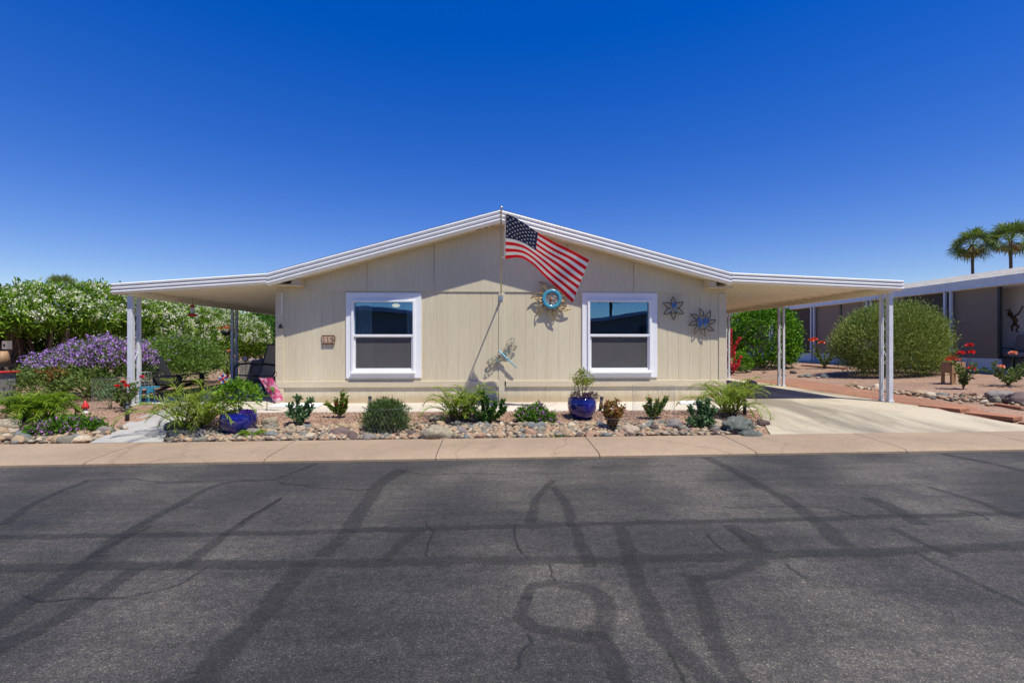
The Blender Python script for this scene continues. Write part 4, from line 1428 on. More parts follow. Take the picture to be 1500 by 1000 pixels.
def date_palm(label, base, trunks, nf, ln, leaflen, leaf, group=None, droop=1.5, name='pygmy_palm', el=(.5, 1.35), npair=30):
    base = Vector(base)
    root = thing(name, label, 'palm', base, group)
    for dx, dy, lx, ly, h, sc in trunks:
        b0 = base + Vector((dx, dy, -.02)); t0 = b0 + Vector((lx, ly, h))
        pts = [b0, b0.lerp(t0, .35) + Vector((lx * .05, 0, 0)), b0.lerp(t0, .7), t0]
        MB().tube(pts, [.038, .034, .036, .028], 9).build('trunk', M['palmtrunk'], root, True)
        for k in range(nf):
            az = k * 2.399 + rng.uniform(-.2, .2); t = (k + .5) / nf
            e = el[1] - (el[1] - el[0]) * t + rng.uniform(-.12, .12)
            frond(root, t0 + Vector((math.cos(az), math.sin(az), 0)) * .015, az, e, ln * sc * rng.uniform(.8, 1.12), droop * rng.uniform(.75, 1.25), leaf, leaflen * sc, npair)
    return root


def cage(label, base, r, h, cell=.05, wr_=.0011):
    base = Vector(base); mb = MB()
    n = max(10, int(2 * PI * r / cell)); m = int(h / cell)
    for j in range(m):
        z0, z1 = base.z + h * j / m, base.z + h * (j + 1) / m
        for k in range(n):
            o = .5 * (j % 2)
            a0 = 2 * PI * (k + o) / n
            for s in (-.5, .5):
                a1 = a0 + 2 * PI * s / n
                mb.tube([(base.x + r * math.cos(a0), base.y + r * math.sin(a0), z0), (base.x + r * math.cos(a1), base.y + r * math.sin(a1), z1)], wr_, 3, 0, False)
    for z in (base.z + .005, base.z + h):
        mb.tube([(base.x + r * math.cos(q), base.y + r * math.sin(q), z) for q in np.linspace(0, 2 * PI, 33)], wr_ * 1.6, 4, 0, False)
    o = mb.build('wire_cage', M['galv'])
    return tag(o, label, 'wire cage')


def pot(label, base, R0, H0):
    root = thing('flowerpot', label, 'flowerpot', base)
    b = Vector(base)
    prof = [(.50, 0), (.62, .05), (.79, .18), (.92, .36), (.985, .54), (1.0, .68), (.985, .80), (.945, .90), (.925, .94), (.945, .975), (.93, 1.0), (.87, .985), (.85, .90), (.83, .86)]
    MB().lathe([(r * R0, z * H0) for r, z in prof], b, 40).build('pot_body', M['glaze'], root, True)
    MB().lathe([(R0 * .87, H0 * .875), (R0 * .4, H0 * .93), (.01, H0 * .94)], b, 24).build('soil', M['soil'], root, True)
    return root


# ---- the bed before the house
gp = G(286, 634)
date_palm('arching pygmy palm between the left walkway and the nearer blue pot', gp, [(-.10, .0, -.04, 0, .09, 1.0), (.06, .04, .05, .02, .12, 1.0), (.0, .1, .0, .05, .07, .85)], 14, .82, .19, L['palm'], 'pygmy palms in the front bed', 1.15, npair=21, el=(.62, 1.42))
gp = G(672, 616)
date_palm('pygmy palm beneath the flagpole shadow on the front wall', gp, [(-.06, 0, -.04, 0, .10, .95), (.10, .02, .05, 0, .13, 1.0), (.03, -.03, 0, 0, .05, .7)], 14, .58, .165, L['palm'], 'pygmy palms in the front bed', 1.0, npair=18, el=(.6, 1.42))
gp = G(1068, 611)
date_palm('pygmy palm at the driveway corner of the house', gp, [(-.05, 0, -.03, 0, .09, 1.0), (.05, .02, .07, 0, .11, 1.05), (.02, .08, .02, 0, .08, .9)], 12, .72, .18, L['palm'], 'pygmy palms in the front bed', 1.05, npair=20, el=(.62, 1.42))

gp = G(350, 634.5)
pot('cobalt blue glazed pot between the arching palm and the garden flag', gp, .222, .285)
pz = Vector((gp.x, gp.y, gp.z + .26))
root = shrub('potted_shrub', 'leafy bright green shrub growing in the blue pot by the garden flag', 'plant', pz, [(-.02, 0, .28, .20, .18, .16), (.10, .02, .22, .15, .14, .14), (-.12, 0, .18, .13, .13, .12)], 150, 5, .05, .055, .034, L['potgreen'], None, 6, .007, None, .6, -.6, .15)
P, N = blob(190, [(gp.x + .10, gp.y - .06, gp.z + .265, .105, .10, .035)], .4, -.3)
root = thing('trailing_flowers', 'violet trailing flowers at the rim of the blue pot by the garden flag', 'flowers', (gp.x + .1, gp.y - .06, gp.z + .26))
flowers('blossoms', P, 3, .018, .018, F['violet'], root)
leafcloud('foliage', P[:90], N[:90] + rng.normal(size=(90, 3)) * .5, .03, .012, L['purpleleaf'], root)
P, N = blob(70, [(gp.x - .11, gp.y - .04, gp.z + .27, .09, .08, .02)], .4, -.3)
root = thing('moss_plant', 'low yellow green plant at the rim of the blue pot by the garden flag', 'plant', (gp.x - .11, gp.y - .04, gp.z + .26))
leafcloud('foliage', P, N + rng.normal(size=P.shape) * .6, .035, .014, L['fern'], root)
tip = G(370, 641)
root = thing('palm_seedling', 'small drooping yellow green palm seedling at the foot of the blue pot', 'palm', tip)
for k in range(6): frond(root, tip, PI * (.9 + .28 * k), .9, .24, 2.0, L['fern'], .10, 16)

gp = G(852.5, 612)
pot('cobalt blue glazed pot below the window by the wall sun', gp, .215, .30)
pz = Vector((gp.x, gp.y, gp.z + .275))
stem_plant('potted_shrub', 'feathery yellow green shrub rising from the blue pot below the window', pz, [[(0, 0, 0), (.01, 0, .14), (.015, .01, .26)], [(.02, 0, 0), (.05, 0, .14), (.10, .02, .28)], [(-.02, 0, 0), (-.04, .01, .12), (-.07, 0, .25)]], L['yellowgreen'], .03, .012, 160, None, .006)
P, Dr, C_, N = clustered(95, 9, [(pz.x + .02, pz.y, pz.z + .31, .16, .14, .13)], .04, .7, -.9, .15, .6, 0, 1)
leafcloud('foliage', P, Dr, rng.uniform(.7, 1.2, len(P)) * .036, .013, L['yellowgreen'], bpy.data.objects[[o.name for o in COL.objects if o.name.startswith('potted_shrub')][-1]])
root = thing('trailing_plant', 'dusky purple foliage at the rim of the blue pot below the window', 'plant', pz)
for dx, r_ in ((-.10, .085), (.16, .075), (.06, .05)):
    P, N = blob(150, [(pz.x + dx, pz.y - .03, pz.z + .05, r_, r_, r_ * .85)], .7, -.6)
    leafcloud('foliage', P, N + rng.normal(size=P.shape) * .7, .035, .016, L['purpleleaf'], root)
flowers('blossoms', P, 1, .015, .013, F['lilac'], root)

gp = G(440, 622)
stem_plant('succulent_shrub', 'blue green rosette shrub between the garden flag and the red flowered spurge', gp, [
    [(0, 0, 0), (.0, 0, .12), (.0, 0, .22)], [(0, 0, .08), (-.10, 0, .16), (-.13, .0, .26)], [(0, 0, .05), (.10, 0, .14), (.13, 0, .22)], [(0, 0, .10), (.04, 0, .22), (.13, 0, .33)],
    [(0, 0, .1), (-.05, .03, .26), (-.045, .03, .36)], [(0, 0, .02), (-.07, -.03, .10), (-.12, -.04, .16)], [(0, 0, .02), (.05, -.05, .08), (.06, -.06, .14)]], L['jade'], .052, .030, 420, None, .012, None, 40)
gp = G(497, 612)
stem_plant('spurge', 'green spurge with tiny red flowers below the window by the house number', gp, [
    [(.02, 0, 0), (.03, 0, .15), (.05, 0, .36)], [(.02, 0, .03), (-.03, 0, .16), (-.05, .0, .26)], [(0, 0, .04), (-.10, 0, .14), (-.18, 0, .22)], [(.02, 0, .03), (.09, 0, .16), (.10, 0, .28)], [(.02, -.02, .03), (.04, -.05, .16), (.06, -.05, .24)]],
    L['spurge'], .046, .030, 620, None, .010, (F['red'], [(-.04, -.05, .21), (.06, -.06, .2)], .022), 10)
gp = G(957, 614)
stem_plant('spurge', 'dense green spurge inside the wire cage below the wall stars', gp, [
    [(0, 0, 0), (-.04, 0, .14), (-.06, 0, .30)], [(0, 0, .03), (.05, 0, .16), (.06, 0, .27)], [(.02, 0, .04), (.12, 0, .18), (.19, 0, .30)], [(0, 0, .02), (-.08, 0, .12), (-.12, 0, .20)], [(0, -.03, .02), (0, -.05, .12), (.02, -.05, .2)], [(0, 0, .02), (.08, -.02, .13), (.12, -.02, .22)]],
    L['spurge'], .048, .032, 760, None, .010, (F['red'], [(-.06, -.01, .31), (-.13, -.02, .17)], .022), 12)
cage('faint wire cage round the dense spurge below the wall stars', gp, .30, .50, .06, .0008)
gp = G(566, 633)
shrub('round_shrub', 'round fine leaved green bush in front of the path light below the window', 'shrub', gp, [(0, 0, .17, .27, .24, .23)], 1100, 8, .05, .048, .011, L['fineleaf'], (F['lantana'], 4, 4, .015, .018, -.3), 10, .006, None, .5, -.5, .10, up=.5, out=1.0, jitter=.6)
cage('low wire mesh cage round the fine leaved bush', gp, .285, .34, .05, .0008)
gp = G(716, 620)
stem_plant('succulent_shrub', 'dark green knobbly shrub between the middle palm and the lilac lantana', gp, [
    [(-.02, 0, 0), (-.08, 0, .18), (-.09, 0, .42)], [(-.02, 0, .02), (-.02, 0, .2), (-.03, 0, .34)], [(0, 0, .03), (.06, 0, .14), (.09, 0, .28)], [(0, 0, .02), (.14, 0, .12), (.22, 0, .2)], [(.02, -.02, .02), (.04, -.05, .1), (.05, -.06, .2)], [(0, 0, .02), (-.12, 0, .08), (-.22, 0, .2)],
    [(0, -.03, .02), (-.06, -.06, .07), (-.07, -.07, .14)], [(.05, 0, .06), (.16, 0, .16), (.19, 0, .30)]], L['darkgreen'], .050, .030, 520, None, .012, None, 30)
gp = G(783, 618)
shrub('lantana', 'lilac flowering lantana between the knobbly shrub and the right blue pot', 'flowering plant', gp, [(0, 0, .05, .26, .20, .12), (.05, .06, .10, .10, .10, .16), (.17, -.05, .01, .14, .13, .10), (-.12, 0, .08, .14, .14, .12)], 650, 6, .05, .038, .024, L['lantana'], (F['lantana'], 95, 9, .022, .021, .0), 6, .005, None, .5, -.2)
gp = G(897, 632)
stem_plant('nandina', 'reddish leaved shrub between the right blue pot and the caged spurge', gp, grow(.40, .15, 11), L['nandina'], .050, .022, 340, None, .006, None, 14, 'shrub')
cage('low wire mesh round the foot of the reddish shrub', gp, .17, .2, .05, .0008)
gp = G(1027, 629)
stem_plant('succulent_shrub', 'blue green rosette shrub beside the driveway corner palm', gp, [
    [(0, 0, 0), (-.02, 0, .16), (-.03, 0, .36)], [(0, 0, .06), (.07, 0, .2), (.09, 0, .38)], [(0, 0, .04), (-.10, 0, .16), (-.14, 0, .28)], [(0, 0, .03), (.12, 0, .14), (.17, 0, .26)], [(0, -.02, .02), (-.08, -.05, .06), (-.18, -.06, .13)],
    [(0, -.02, .02), (.06, -.06, .07), (.10, -.08, .12)], [(0, -.02, .02), (-.02, -.06, .08), (-.02, -.07, .16)], [(0, 0, .1), (.02, 0, .24), (.03, 0, .3)]], L['jade'], .052, .030, 420, None, .012, None, 40)
gp = G(819, 642)
root = thing('weed_tuft', 'tiny bright green weed tuft among the kerb rocks below the lantana', 'weed', gp)
P, N = blob(60, [(gp.x, gp.y, gp.z + .01, .10, .05, .02)], .6, 0)
leafcloud('foliage', P, N + np.array([0, 0, 1]), .035, .008, L['lantana'], root)

# ---- the left garden
gp = G(47, 617)
date_palm('bright yellow green feathery plant at the left end of the garden', gp, [(0, 0, 0, 0, .06, 1.0), (.14, .05, .03, 0, .06, .9), (-.16, .06, -.03, 0, .05, .9)], 14, .62, .17, L['fern'], None, 1.3, 'cycad', (.5, 1.4), 30)
gp = G(97, 635)
shrub('lantana', 'spreading lilac lantana over the rocks left of the walkway', 'flowering plant', gp, [(0, 0, .04, .36, .22, .12), (-.22, -.08, .0, .22, .15, .10), (.20, .05, .06, .22, .16, .11)], 900, 6, .055, .040, .026, L['lantana'], (F['lantana'], 120, 9, .024, .022, .0), 6, .005, None, .5, -.2)
gp = Vector((-7.75, 8.75, gz(-7.75, 8.75)))
stem_plant('nandina', 'red and orange leaved shrub at the left edge beside the purple sage', gp, grow(.56, .30, 15), L['nandinared'], .065, .028, 150, None, .008, None, 18, 'shrub')
gp = Vector((-7.9, 9.6, gz(-7.9, 9.6)))
shrub('sage_bush', 'wide mounded sage bush covered in lilac flowers beside the patio post', 'shrub', gp, [(.0, .2, .50, .80, .8, .56), (.45, .1, .54, .52, .7, .56), (-.55, -.1, .36, .48, .6, .44), (.0, -.5, .24, .75, .5, .40), (.45, -.55, .18, .45, .4, .36), (-.2, -.9, .16, .8, .5, .34), (.45, -.9, .12, .45, .4, .28)], 3600, 8, .11, .065, .022, L['sage'], (F['lilac'], 900, 11, .055, .034, .10, .55), 10, .015, None, .45, -.3, .09, up=.5)
gp = Vector((-8.05, 12.3, gz(-8.05, 12.3)))
shrub('sage_bush', 'greener rounded sage bush with few lilac flowers behind the black garden chair', 'shrub', gp, [(0, 0, .58, 1.1, 1.0, .58), (-.5, .2, .5, .8, .7, .52), (.2, -.5, .35, .9, .6, .4)], 4500, 9, .11, .065, .022, L['sagegreen'], (F['lilac'], 80, 7, .045, .028, .5), 10, .015, None, .45, -.4, .08, up=.5)

spots = [(10.2, 2.1, 1), (11.7, 2.35, 1), (13.3, 2.62, 1), (15.0, 2.88, 1), (16.9, 2.85, 0), (18.8, 2.85, 0), (20.8, 2.75, 0), (22.9, 2.6, 0)]
OL = ['white flowering oleander nearest the street, cut by the left frame edge', 'white flowering oleander with bare twisted trunks behind the tan lamp', 'white flowering oleander with bare trunks behind the red leaved shrub', 'tallest white flowering oleander, bare trunks, behind the lilac sage',
      'white flowering oleander seen behind the front patio post pair', 'white flowering oleander behind the greener sage bush', 'white flowering oleander behind the red bird feeder', 'white flowering oleander behind the second patio post pair']
for (Y, h, bare), lab in zip(spots, OL):
    gp = Vector((-12.2 + .12 * math.sin(Y * 3), Y, gz(-12.2, Y)))
    lo = 1.32 if bare else .25
    zc = (h - .12 + lo) / 2; rz = (h - .12 - lo) / 2
    bl = [(0, 0, zc, 1.2, 1.0, rz), (.55, .2, zc - .12, .9, .85, rz * .8), (.2, -.55, zc + .12, .8, .7, rz * .75), (-.3, .4, zc + .16, .8, .8, rz * .75)] + ([(-1.5, 0, .85, .5, 1.5, 1.0)] if bare else [])
    root = thing('oleander', lab, 'shrub', gp, 'oleanders of the white flowering hedge')
    blw = [(gp.x + b[0], gp.y + b[1], gp.z + b[2], *b[3:]) for b in bl]
    P, Dr, C_, N = clustered(2000 if bare else 1350, 14, blw, .17, .45, -.95, .06, .7, .35, .7)
    leafcloud('foliage', P, Dr, rng.uniform(.7, 1.2, len(P)) * .14, .04, L['oleander'], root)
    ok = np.where((N[:, 2] > -.25) & (C_[:, 2] > gp.z + 1.6 - (0 if bare else 1.1)))[0]
    ch = rng.choice(ok, min(len(ok), 290 if bare else 360), replace=False)
    flowers('blossoms', C_[ch] + N[ch] * .10, 22, .095, .048, F['white'], root)
    for k in range(24 if bare else 4):
        a = rng.uniform(0, 2 * PI); s = rng.uniform(.1, .5)
        b = gp + Vector((math.cos(a) * .35, math.sin(a) * .5, -.05)); t = gp + Vector((math.cos(a) * (s + .6), math.sin(a) * (s + .5), lo + rz * .6))
        m = b.lerp(t, .5) + Vector(rng.uniform(-.18, .18, 3))
        MB().tube([b, b.lerp(m, .5) + Vector(rng.uniform(-.05, .05, 3)), m, m.lerp(t, .6) + Vector(rng.uniform(-.06, .06, 3)), t], [x * rng.uniform(.5, 1.15) for x in [.06, .05, .045, .035, .02]], 7).build('trunk', M['bark'], root, True)
for Y, lab in ((25.3, 'plain green oleander without flowers next to the house corner'), (28.0, 'plain green oleander without flowers at the far end of the hedge')):
    gp = Vector((-12.1, Y, gz(-12.1, Y)))
    shrub('oleander', lab, 'shrub', gp, [(0, 0, 1.5, 1.5, 1.4, 1.25), (.6, -.4, 1.5, 1.1, 1.0, .95), (.3, .6, 1.9, 1, 1, .9)], 1700, 12, .18, .15, .044, L['hedgegreen'], None, 7, .05, 'green oleanders of the hedge', .45, -.9, .07, M['bark'])

# ---- right side
gp = Vector((10.65, 18.0, gz(10.65, 18.0)))
shrub('ficus_shrub', 'tall dense bright green clipped ficus behind the far carport posts', 'shrub', gp, [(0, 0, 1.15, 1.22, 1.15, 1.10), (-.35, 0, 1.6, 1.0, .9, .80), (.45, 0, 1.5, .95, .9, .85), (-.5, -.2, .75, .85, .8, .7), (.3, -.3, .75, .9, .8, .68), (0, -.2, .42, 1.0, .9, .45)], 3300, 10, .12, .085, .052, L['ficus'], None, 6, .03, None, .45, -.8, .05, M['bark'], up=.4)
gp = Vector((11.75, 13.45, gz(11.75, 13.45)))
shrub('feathery_shrub', 'big round pale green feathery shrub in the gravel beyond the carport', 'shrub', gp, [(0, 0, .98, 1.28, 1.25, .92), (-.5, -.1, .9, 1.0, 1.0, .82), (.5, 0, .95, 1.0, 1.0, .85), (.1, -.2, 1.35, 1.1, 1.0, .68), (-.2, -.5, .6, 1.05, .8, .48), (0, -.2, .42, 1.1, 1.0, .42), (.4, -.3, .5, .95, .8, .42)], 9500, 14, .20, .085, .017, L['olivebush'], None, 10, .03, None, .34, -.75, .058, M['bark'], up=.9, out=.9, jitter=.7)
gp = Vector((8.22, 15.8, gz(8.22, 15.8)))
stem_plant('bougainvillea', 'tall crimson bougainvillea beside the farthest carport post', gp, [[(0, 0, 0), (-.05, 0, .5), (.0, 0, 1.0), (-.02, 0, 1.55)], [(0, 0, 0), (.1, 0, .5), (.12, .05, .9), (.32, .05, 1.25)], [(0, 0, 0), (-.1, .05, .4), (-.12, .05, .8), (-.08, 0, 1.3)], [(0, 0, 0), (.15, -.05, .35), (.3, -.05, .6)], [(0, 0, 0), (.1, -.1, .2), (.22, -.1, .38)]], F['crimson'], .07, .055, 130, None, .012, None, 8, 'flowering shrub', jit=2.2)
gp = Vector((8.95, 16.5, gz(8.95, 16.5)))
shrub('small_shrub', 'small rounded bright green shrub between the bougainvillea and the ficus', 'shrub', gp, [(0, 0, .40, .34, .32, .34), (.05, 0, .2, .3, .3, .2)], 260, 7, .07, .06, .035, L['ficus'], None, 5, .012, None, .35, -.6, .08)


def rose(label, px, py, h, sp, n, spots, mat, rad=.055, group=None, base=None):
    gp = base or G(px, py)
    st = grow(h, sp, n)
    root = stem_plant('rose_bush', label, gp, st, L['rose'], .065, .042, 75, None, .008, None, 6, 'rose bush', group, .2)
    for s in spots:
        c = gp + Vector(s)
        MB().tube([gp + Vector((s[0] * .3, s[1] * .3, s[2] * .4)), gp + Vector((s[0] * .8, s[1] * .8, s[2] * .75)), c], [.007, .005, .004], 5).build('stem', M['stem'], root)
        blossom(root, c, rad, mat)
    return root


rose('rose bush with three coral blooms before the brown neighbouring screens', 0, 0, .85, .62, 15, [(-.55, -.1, 1.02), (-.2, -.15, .92), (-.36, 0, 1.05)], F['orange'], .12, None, Vector((12.1, 16.6, gz(12.1, 16.6))))
rose('tall rose bush with crimson blooms beside the wooden planter', 1411, 570, .66, .26, 9, [(-.10, -.05, .78), (.13, -.05, .80), (.12, -.03, .95), (.10, -.1, .45)], F['red'], .085)
rose('rose bush with one peach bloom in front of the cushioned bench', 1477, 565, .52, .44, 13, [(.0, -.1, .72), (-.28, -.1, .42)], F['peach'], .085)
rose('rose bush with pale pink blooms behind the second patio post pair', 0, 0, .75, .5, 12, [(-.3, -.1, .62), (.2, -.1, .66), (.05, 0, .8)], F['peach'], .08, None, Vector((-7.9, 14.4, gz(-7.9, 14.4))))
rose('small rose bush with red blooms by the black path light left of the walkway', 185, 603, .42, .17, 9, [(-.12, -.03, .40), (.03, -.04, .41), (-.05, .0, .46)], F['red'], .05)

# fan palms far off
def fan_palm(label, base, h, cr, dead=True):
    base = Vector(base); root = thing('fan_palm', label, 'palm', base, 'tall fan palms on the skyline')
    MB().tube([base + Vector((0, 0, -.3)), base + Vector((.1, 0, h * .5)), base + Vector((.0, 0, h))], [cr * .08, cr * .062, cr * .058], 10).build('trunk', M['palmtrunk'], root, True)
    top_ = base + Vector((0, 0, h))

    def fans(n, e0, e1, name, mat, sc):
        V = []; Fq = []
        for k in range(n):
            az = k * 2.399 + rng.uniform(-.3, .3); e = e0 + (e1 - e0) * (rng.uniform(0, 1)) + rng.uniform(-.08, .08)
            d = Vector((math.cos(az) * math.cos(e), math.sin(az) * math.cos(e), math.sin(e)))
            c = top_ + d * cr * rng.uniform(.38, .56) * sc; sd = d.cross(Vector((0, 0, 1))).normalized(); up = sd.cross(d); rl = rng.uniform(-1.1, 1.1); sd, up = sd * math.cos(rl) + up * math.sin(rl), up * math.cos(rl) - sd * math.sin(rl)
            b = len(V); pw = cr * .02
            V += [top_ + sd * pw, top_ - sd * pw, c - sd * pw * .6, c + sd * pw * .6]; Fq.append((b, b + 1, b + 2, b + 3))
            m = 15
            for q in range(m):
                g = (q / (m - 1) - .5) * 3.6
                dd = (d * math.cos(g) + sd * math.sin(g)).normalized()
                l = cr * .55 * sc * rng.uniform(.85, 1.1)
                tp = c + dd * l - Vector((0, 0, 1)) * l * rng.uniform(.02, .26)
                md = c + dd * l * .55 + up * .03
                ww = dd.cross(up).normalized() * cr * .022
                b = len(V); V += [c, md + ww, tp, md - ww]; Fq.append((b, b + 1, b + 2, b + 3))
        link_mesh(name, V, Fq, mat, root)
    fans(44, 1.35, -.75, 'crown', L['fan'], 1.0)
    if dead: fans(5, -.6, -1.2, 'dry_skirt', L['fandead'], .7)
    return root


p = at(1424, 360, 38); fan_palm('fan palm on the right skyline, the lower and nearer of the pair to the carport', (p.x, p.y, 0), p.z, 1.75)
p = at(1480, 352, 36); fan_palm('fan palm on the right skyline, the taller one toward the frame edge', (p.x, p.y, 0), p.z, 1.8)
p = at(90, 420, 62); fan_palm('small distant fan palm top above the white flowering hedge', (p.x, p.y, 0), p.z, 2.0, False)

# ------------------------------------------------------------------ the neighbour's house on the right
XN = 14.6
nb = thing('neighbour_house', 'long low neighbouring house with a white eave, brown sun screens and grey shingles', 'house', (XN, 20, gz(15, 20)))
zg = gz(14.6, 15)
mb = MB().prism([(XN - .02, 8.2, 2.74), (XN + .03, 8.2, 2.74), (XN + .03, 8.2, 2.99), (XN - .02, 8.2, 2.99)], (0, 28, 0))
mb.box((XN - .045, 8.2, 2.90), (XN - .021, 36.2, 2.985)); mb.box((XN - .035, 8.2, 2.74), (XN - .021, 36.2, 2.80))
mb.build('fascia', M['nfascia'], nb)
MB().prism([(XN - .05, 8.2, 2.995), (XN + 5, 8.2, 3.90), (XN + 10, 8.2, 2.995), (XN + 10, 8.2, 2.94), (XN + 5, 8.2, 3.84), (XN - .05, 8.2, 2.94 + .05)], (0, 28, 0)).build('roof', M['nroof'], nb)
MB().box((XN + .04, 8.2, 2.72), (XN + 9.9, 36.2, 2.76)).build('soffit', M['nwhite'], nb)
MB().box((XN - .3, 8.2, zg - .3), (XN + 9.8, 36.2, zg + .06)).build('floor_slab', M['pad'], nb)
MB().box((XN + .95, 8.4, zg + .06), (XN + 1.05, 36, 2.72)).build('wall', M['nwhite'], nb)
MB().box((XN + 1.05, 8.4, zg + .06), (XN + 9.6, 8.5, 2.72)).box((XN + 1.05, 35.9, zg + .06), (XN + 9.6, 36, 2.72)).box((XN + 9.5, 8.5, zg + .06), (XN + 9.6, 35.9, 2.72)).build('wall', M['nwhite'], nb)
YS = 13.0
MB().box((XN + .10, YS, zg + .06), (XN + .18, 36, zg + .42)).build('knee_wall', M['nwhite'], nb)
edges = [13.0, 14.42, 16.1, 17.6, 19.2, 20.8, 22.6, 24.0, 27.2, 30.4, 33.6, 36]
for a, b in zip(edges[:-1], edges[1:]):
    MB().box((XN + .12, a + .04, zg + .42), (XN + .15, b - .04, 2.72)).build('screen_or_shade_panel', M['recess' if a in (14.42, 20.8) else 'taupe'], nb)  # two bays are dark openings, their shade painted on a panel
    MB().box((XN + .09, a - .035, zg + .42), (XN + .16, a + .035, 2.72)).build('screen_post', M['dark'], nb)
MB().box((XN + .16, 14.3, zg + .06), (XN + .95, 14.34, 2.72)).build('side_screen', M['taupe'], nb)
for Y in (11.2, 14.36, 17.52, 20.72, 23.9, 27.1):
    for q in (0, .2):
        bevel(MB().box((XN - .0, Y + q - .035, zg + .06), (XN + .07, Y + q + .035, 2.74)).build('post', M['post'], nb), .004)
# bench
by0, by1 = 12.2, 13.2
bn = thing('patio_bench', 'taupe cushioned bench with a black frame on the neighbouring porch', 'bench', (XN + .6, 12.5, zg + .06))
z0 = zg + .06
x0 = XN + .28
bevel(MB().box((x0, by0, z0 + .42), (x0 + .55, by1 + .05, z0 + .56)).build('seat_cushion', M['cushion'], bn), .03)
bevel(MB().box((x0 + .42, by0, z0 + .565), (x0 + .58, by1 - .1, z0 + 1.05), 0, Matrix.Rotation(.12, 3, 'Y')).build('back_cushion', M['cushion'], bn), .04)
mb = MB()
for y in (by0 + .02, by1 + .03):
    mb.tube([(x0 + .02, y, z0), (x0 + .02, y, z0 + .62), (x0 + .1, y, z0 + .68), (x0 + .5, y, z0 + .66), (x0 + .56, y, z0)], .018, 8)
mb.tube([(x0, by0, z0 + .40), (x0, by1 + .05, z0 + .40)], .018, 8); mb.tube([(x0 + .6, by0, z0 + .95), (x0 + .6, by1, z0 + .95)], .018, 8)
mb.build('frame', M['dark'], bn)
# wall figure on the white wall
c = at(1490, 466, 13.3); c = Vector((XN + .935, 13.27, c.z))
V_ = lambda y, z: Vector((c.x, c.y - y * 1.15, c.z + z * 1.15))
mb = MB()
mb.ball(V_(-.14, .12), .075, 10, 7, 0, (.3, 1, 1))
mb.tube([V_(-.12, .08), V_(-.05, .02), V_(.0, -.06), V_(-.03, -.16)], [.04, .055, .055, .04], 8)
mb.tube([V_(-.03, -.14), V_(.06, -.22), V_(.0, -.32), V_(.06, -.36)], [.035, .03, .025, .018], 8)
mb.tube([V_(-.03, -.14), V_(-.10, -.22), V_(-.08, -.33)], [.035, .028, .02], 8)
mb.tube([V_(-.06, .04), V_(.05, .10), V_(.10, .18), V_(.16, .30)], [.022, .02, .016, .02], 7)
mb.tube([V_(-.14, .19), V_(-.20, .24), V_(-.25, .2)], .012, 6); mb.tube([V_(-.15, .19), V_(-.14, .27)], .012, 6)
tag(mb.build('wall_figure', M['brownskin'], None, True), 'brown metal dancing figure on the white neighbouring porch wall', 'wall ornament')
# wooden planter
gp = G(1396, 562)
pl = thing('wooden_planter', 'small tan wooden planter box on legs beside the crimson rose', 'planter', gp)
bevel(MB().box((gp.x - .17, gp.y - .14, gp.z + .26), (gp.x + .17, gp.y + .14, gp.z + .52)).build('planter_box', M['wood'], pl), .006)
for sx in (-1, 1):
    for sy in (-1, 1):
        MB().box((gp.x + sx * .14 - .025, gp.y + sy * .11 - .025, gp.z - .03), (gp.x + sx * .14 + .025, gp.y + sy * .11 + .025, gp.z + .262)).build('leg', M['wood'], pl)
P, N = blob(40, [(gp.x - .02, gp.y, gp.z + .56, .16, .12, .09)], .6, -.2)
rt = thing('planter_flowers', 'dark red flowers in the tan wooden planter', 'flowers', (gp.x, gp.y, gp.z + .52))
flowers('blossoms', P, 4, .03, .035, F['red'], rt); leafcloud('foliage', P, N + rng.normal(size=P.shape) * .4, .07, .03, L['rose'], rt)

# red dirt strip and terracotta stepping slabs beside the driveway
def patch(name, poly, mat, lift=.006, n=10):
    """quad poly (4 corners) draped on the ground"""
    a, b, c, d = [Vector((p[0], p[1])) for p in poly]
    V = []; Fq = []
    for j in range(n * 2 + 1):
        l = a.lerp(d, j / (n * 2)); r = b.lerp(c, j / (n * 2))
        for i in range(n + 1):
            p = l.lerp(r, i / n); V.append((p.x, p.y, ground_z(p.x, p.y) + lift + (0.016 if 0 < i < n and 0 < j < 2 * n else -.03)))
    for j in range(n * 2):
        for i in range(n): Fq.append((j * (n + 1) + i, j * (n + 1) + i + 1, (j + 1) * (n + 1) + i + 1, (j + 1) * (n + 1) + i))
    return tag(link_mesh(name, V, np.array(Fq), mat, None, None, True), kind='structure')


patch('side_path', [(7.29, 7.3), (8.0, 7.2), (8.9, 13.4), (7.29, 13.0)], M['dirt'], .03, 14)
nsl = 0
sl0 = Vector((7.42, 7.55)); sl1 = Vector((8.05, 5.98))
for k, (t, lab) in enumerate([(0.06, 'terracotta stepping slab nearest the carport post'), (.42, 'middle terracotta stepping slab along the driveway edge'), (.78, 'terracotta stepping slab nearest the street')]):
    c = sl0.lerp(sl1, t); dr = (sl1 - sl0).normalized(); nr = Vector((-dr.y, dr.x))
    z = gz(c.x, c.y) + .012
    q = [c - dr * .28 - nr * .14, c + dr * .28 - nr * .14, c + dr * .28 + nr * .16, c - dr * .28 + nr * .16]
    o = MB().prism([(p.x, p.y, z - .03) for p in q], (0, 0, .062)).build('stepping_slab', M['terra'])
    bevel(o, .008); tag(o, lab, 'paving slab', 'terracotta slabs along the driveway')
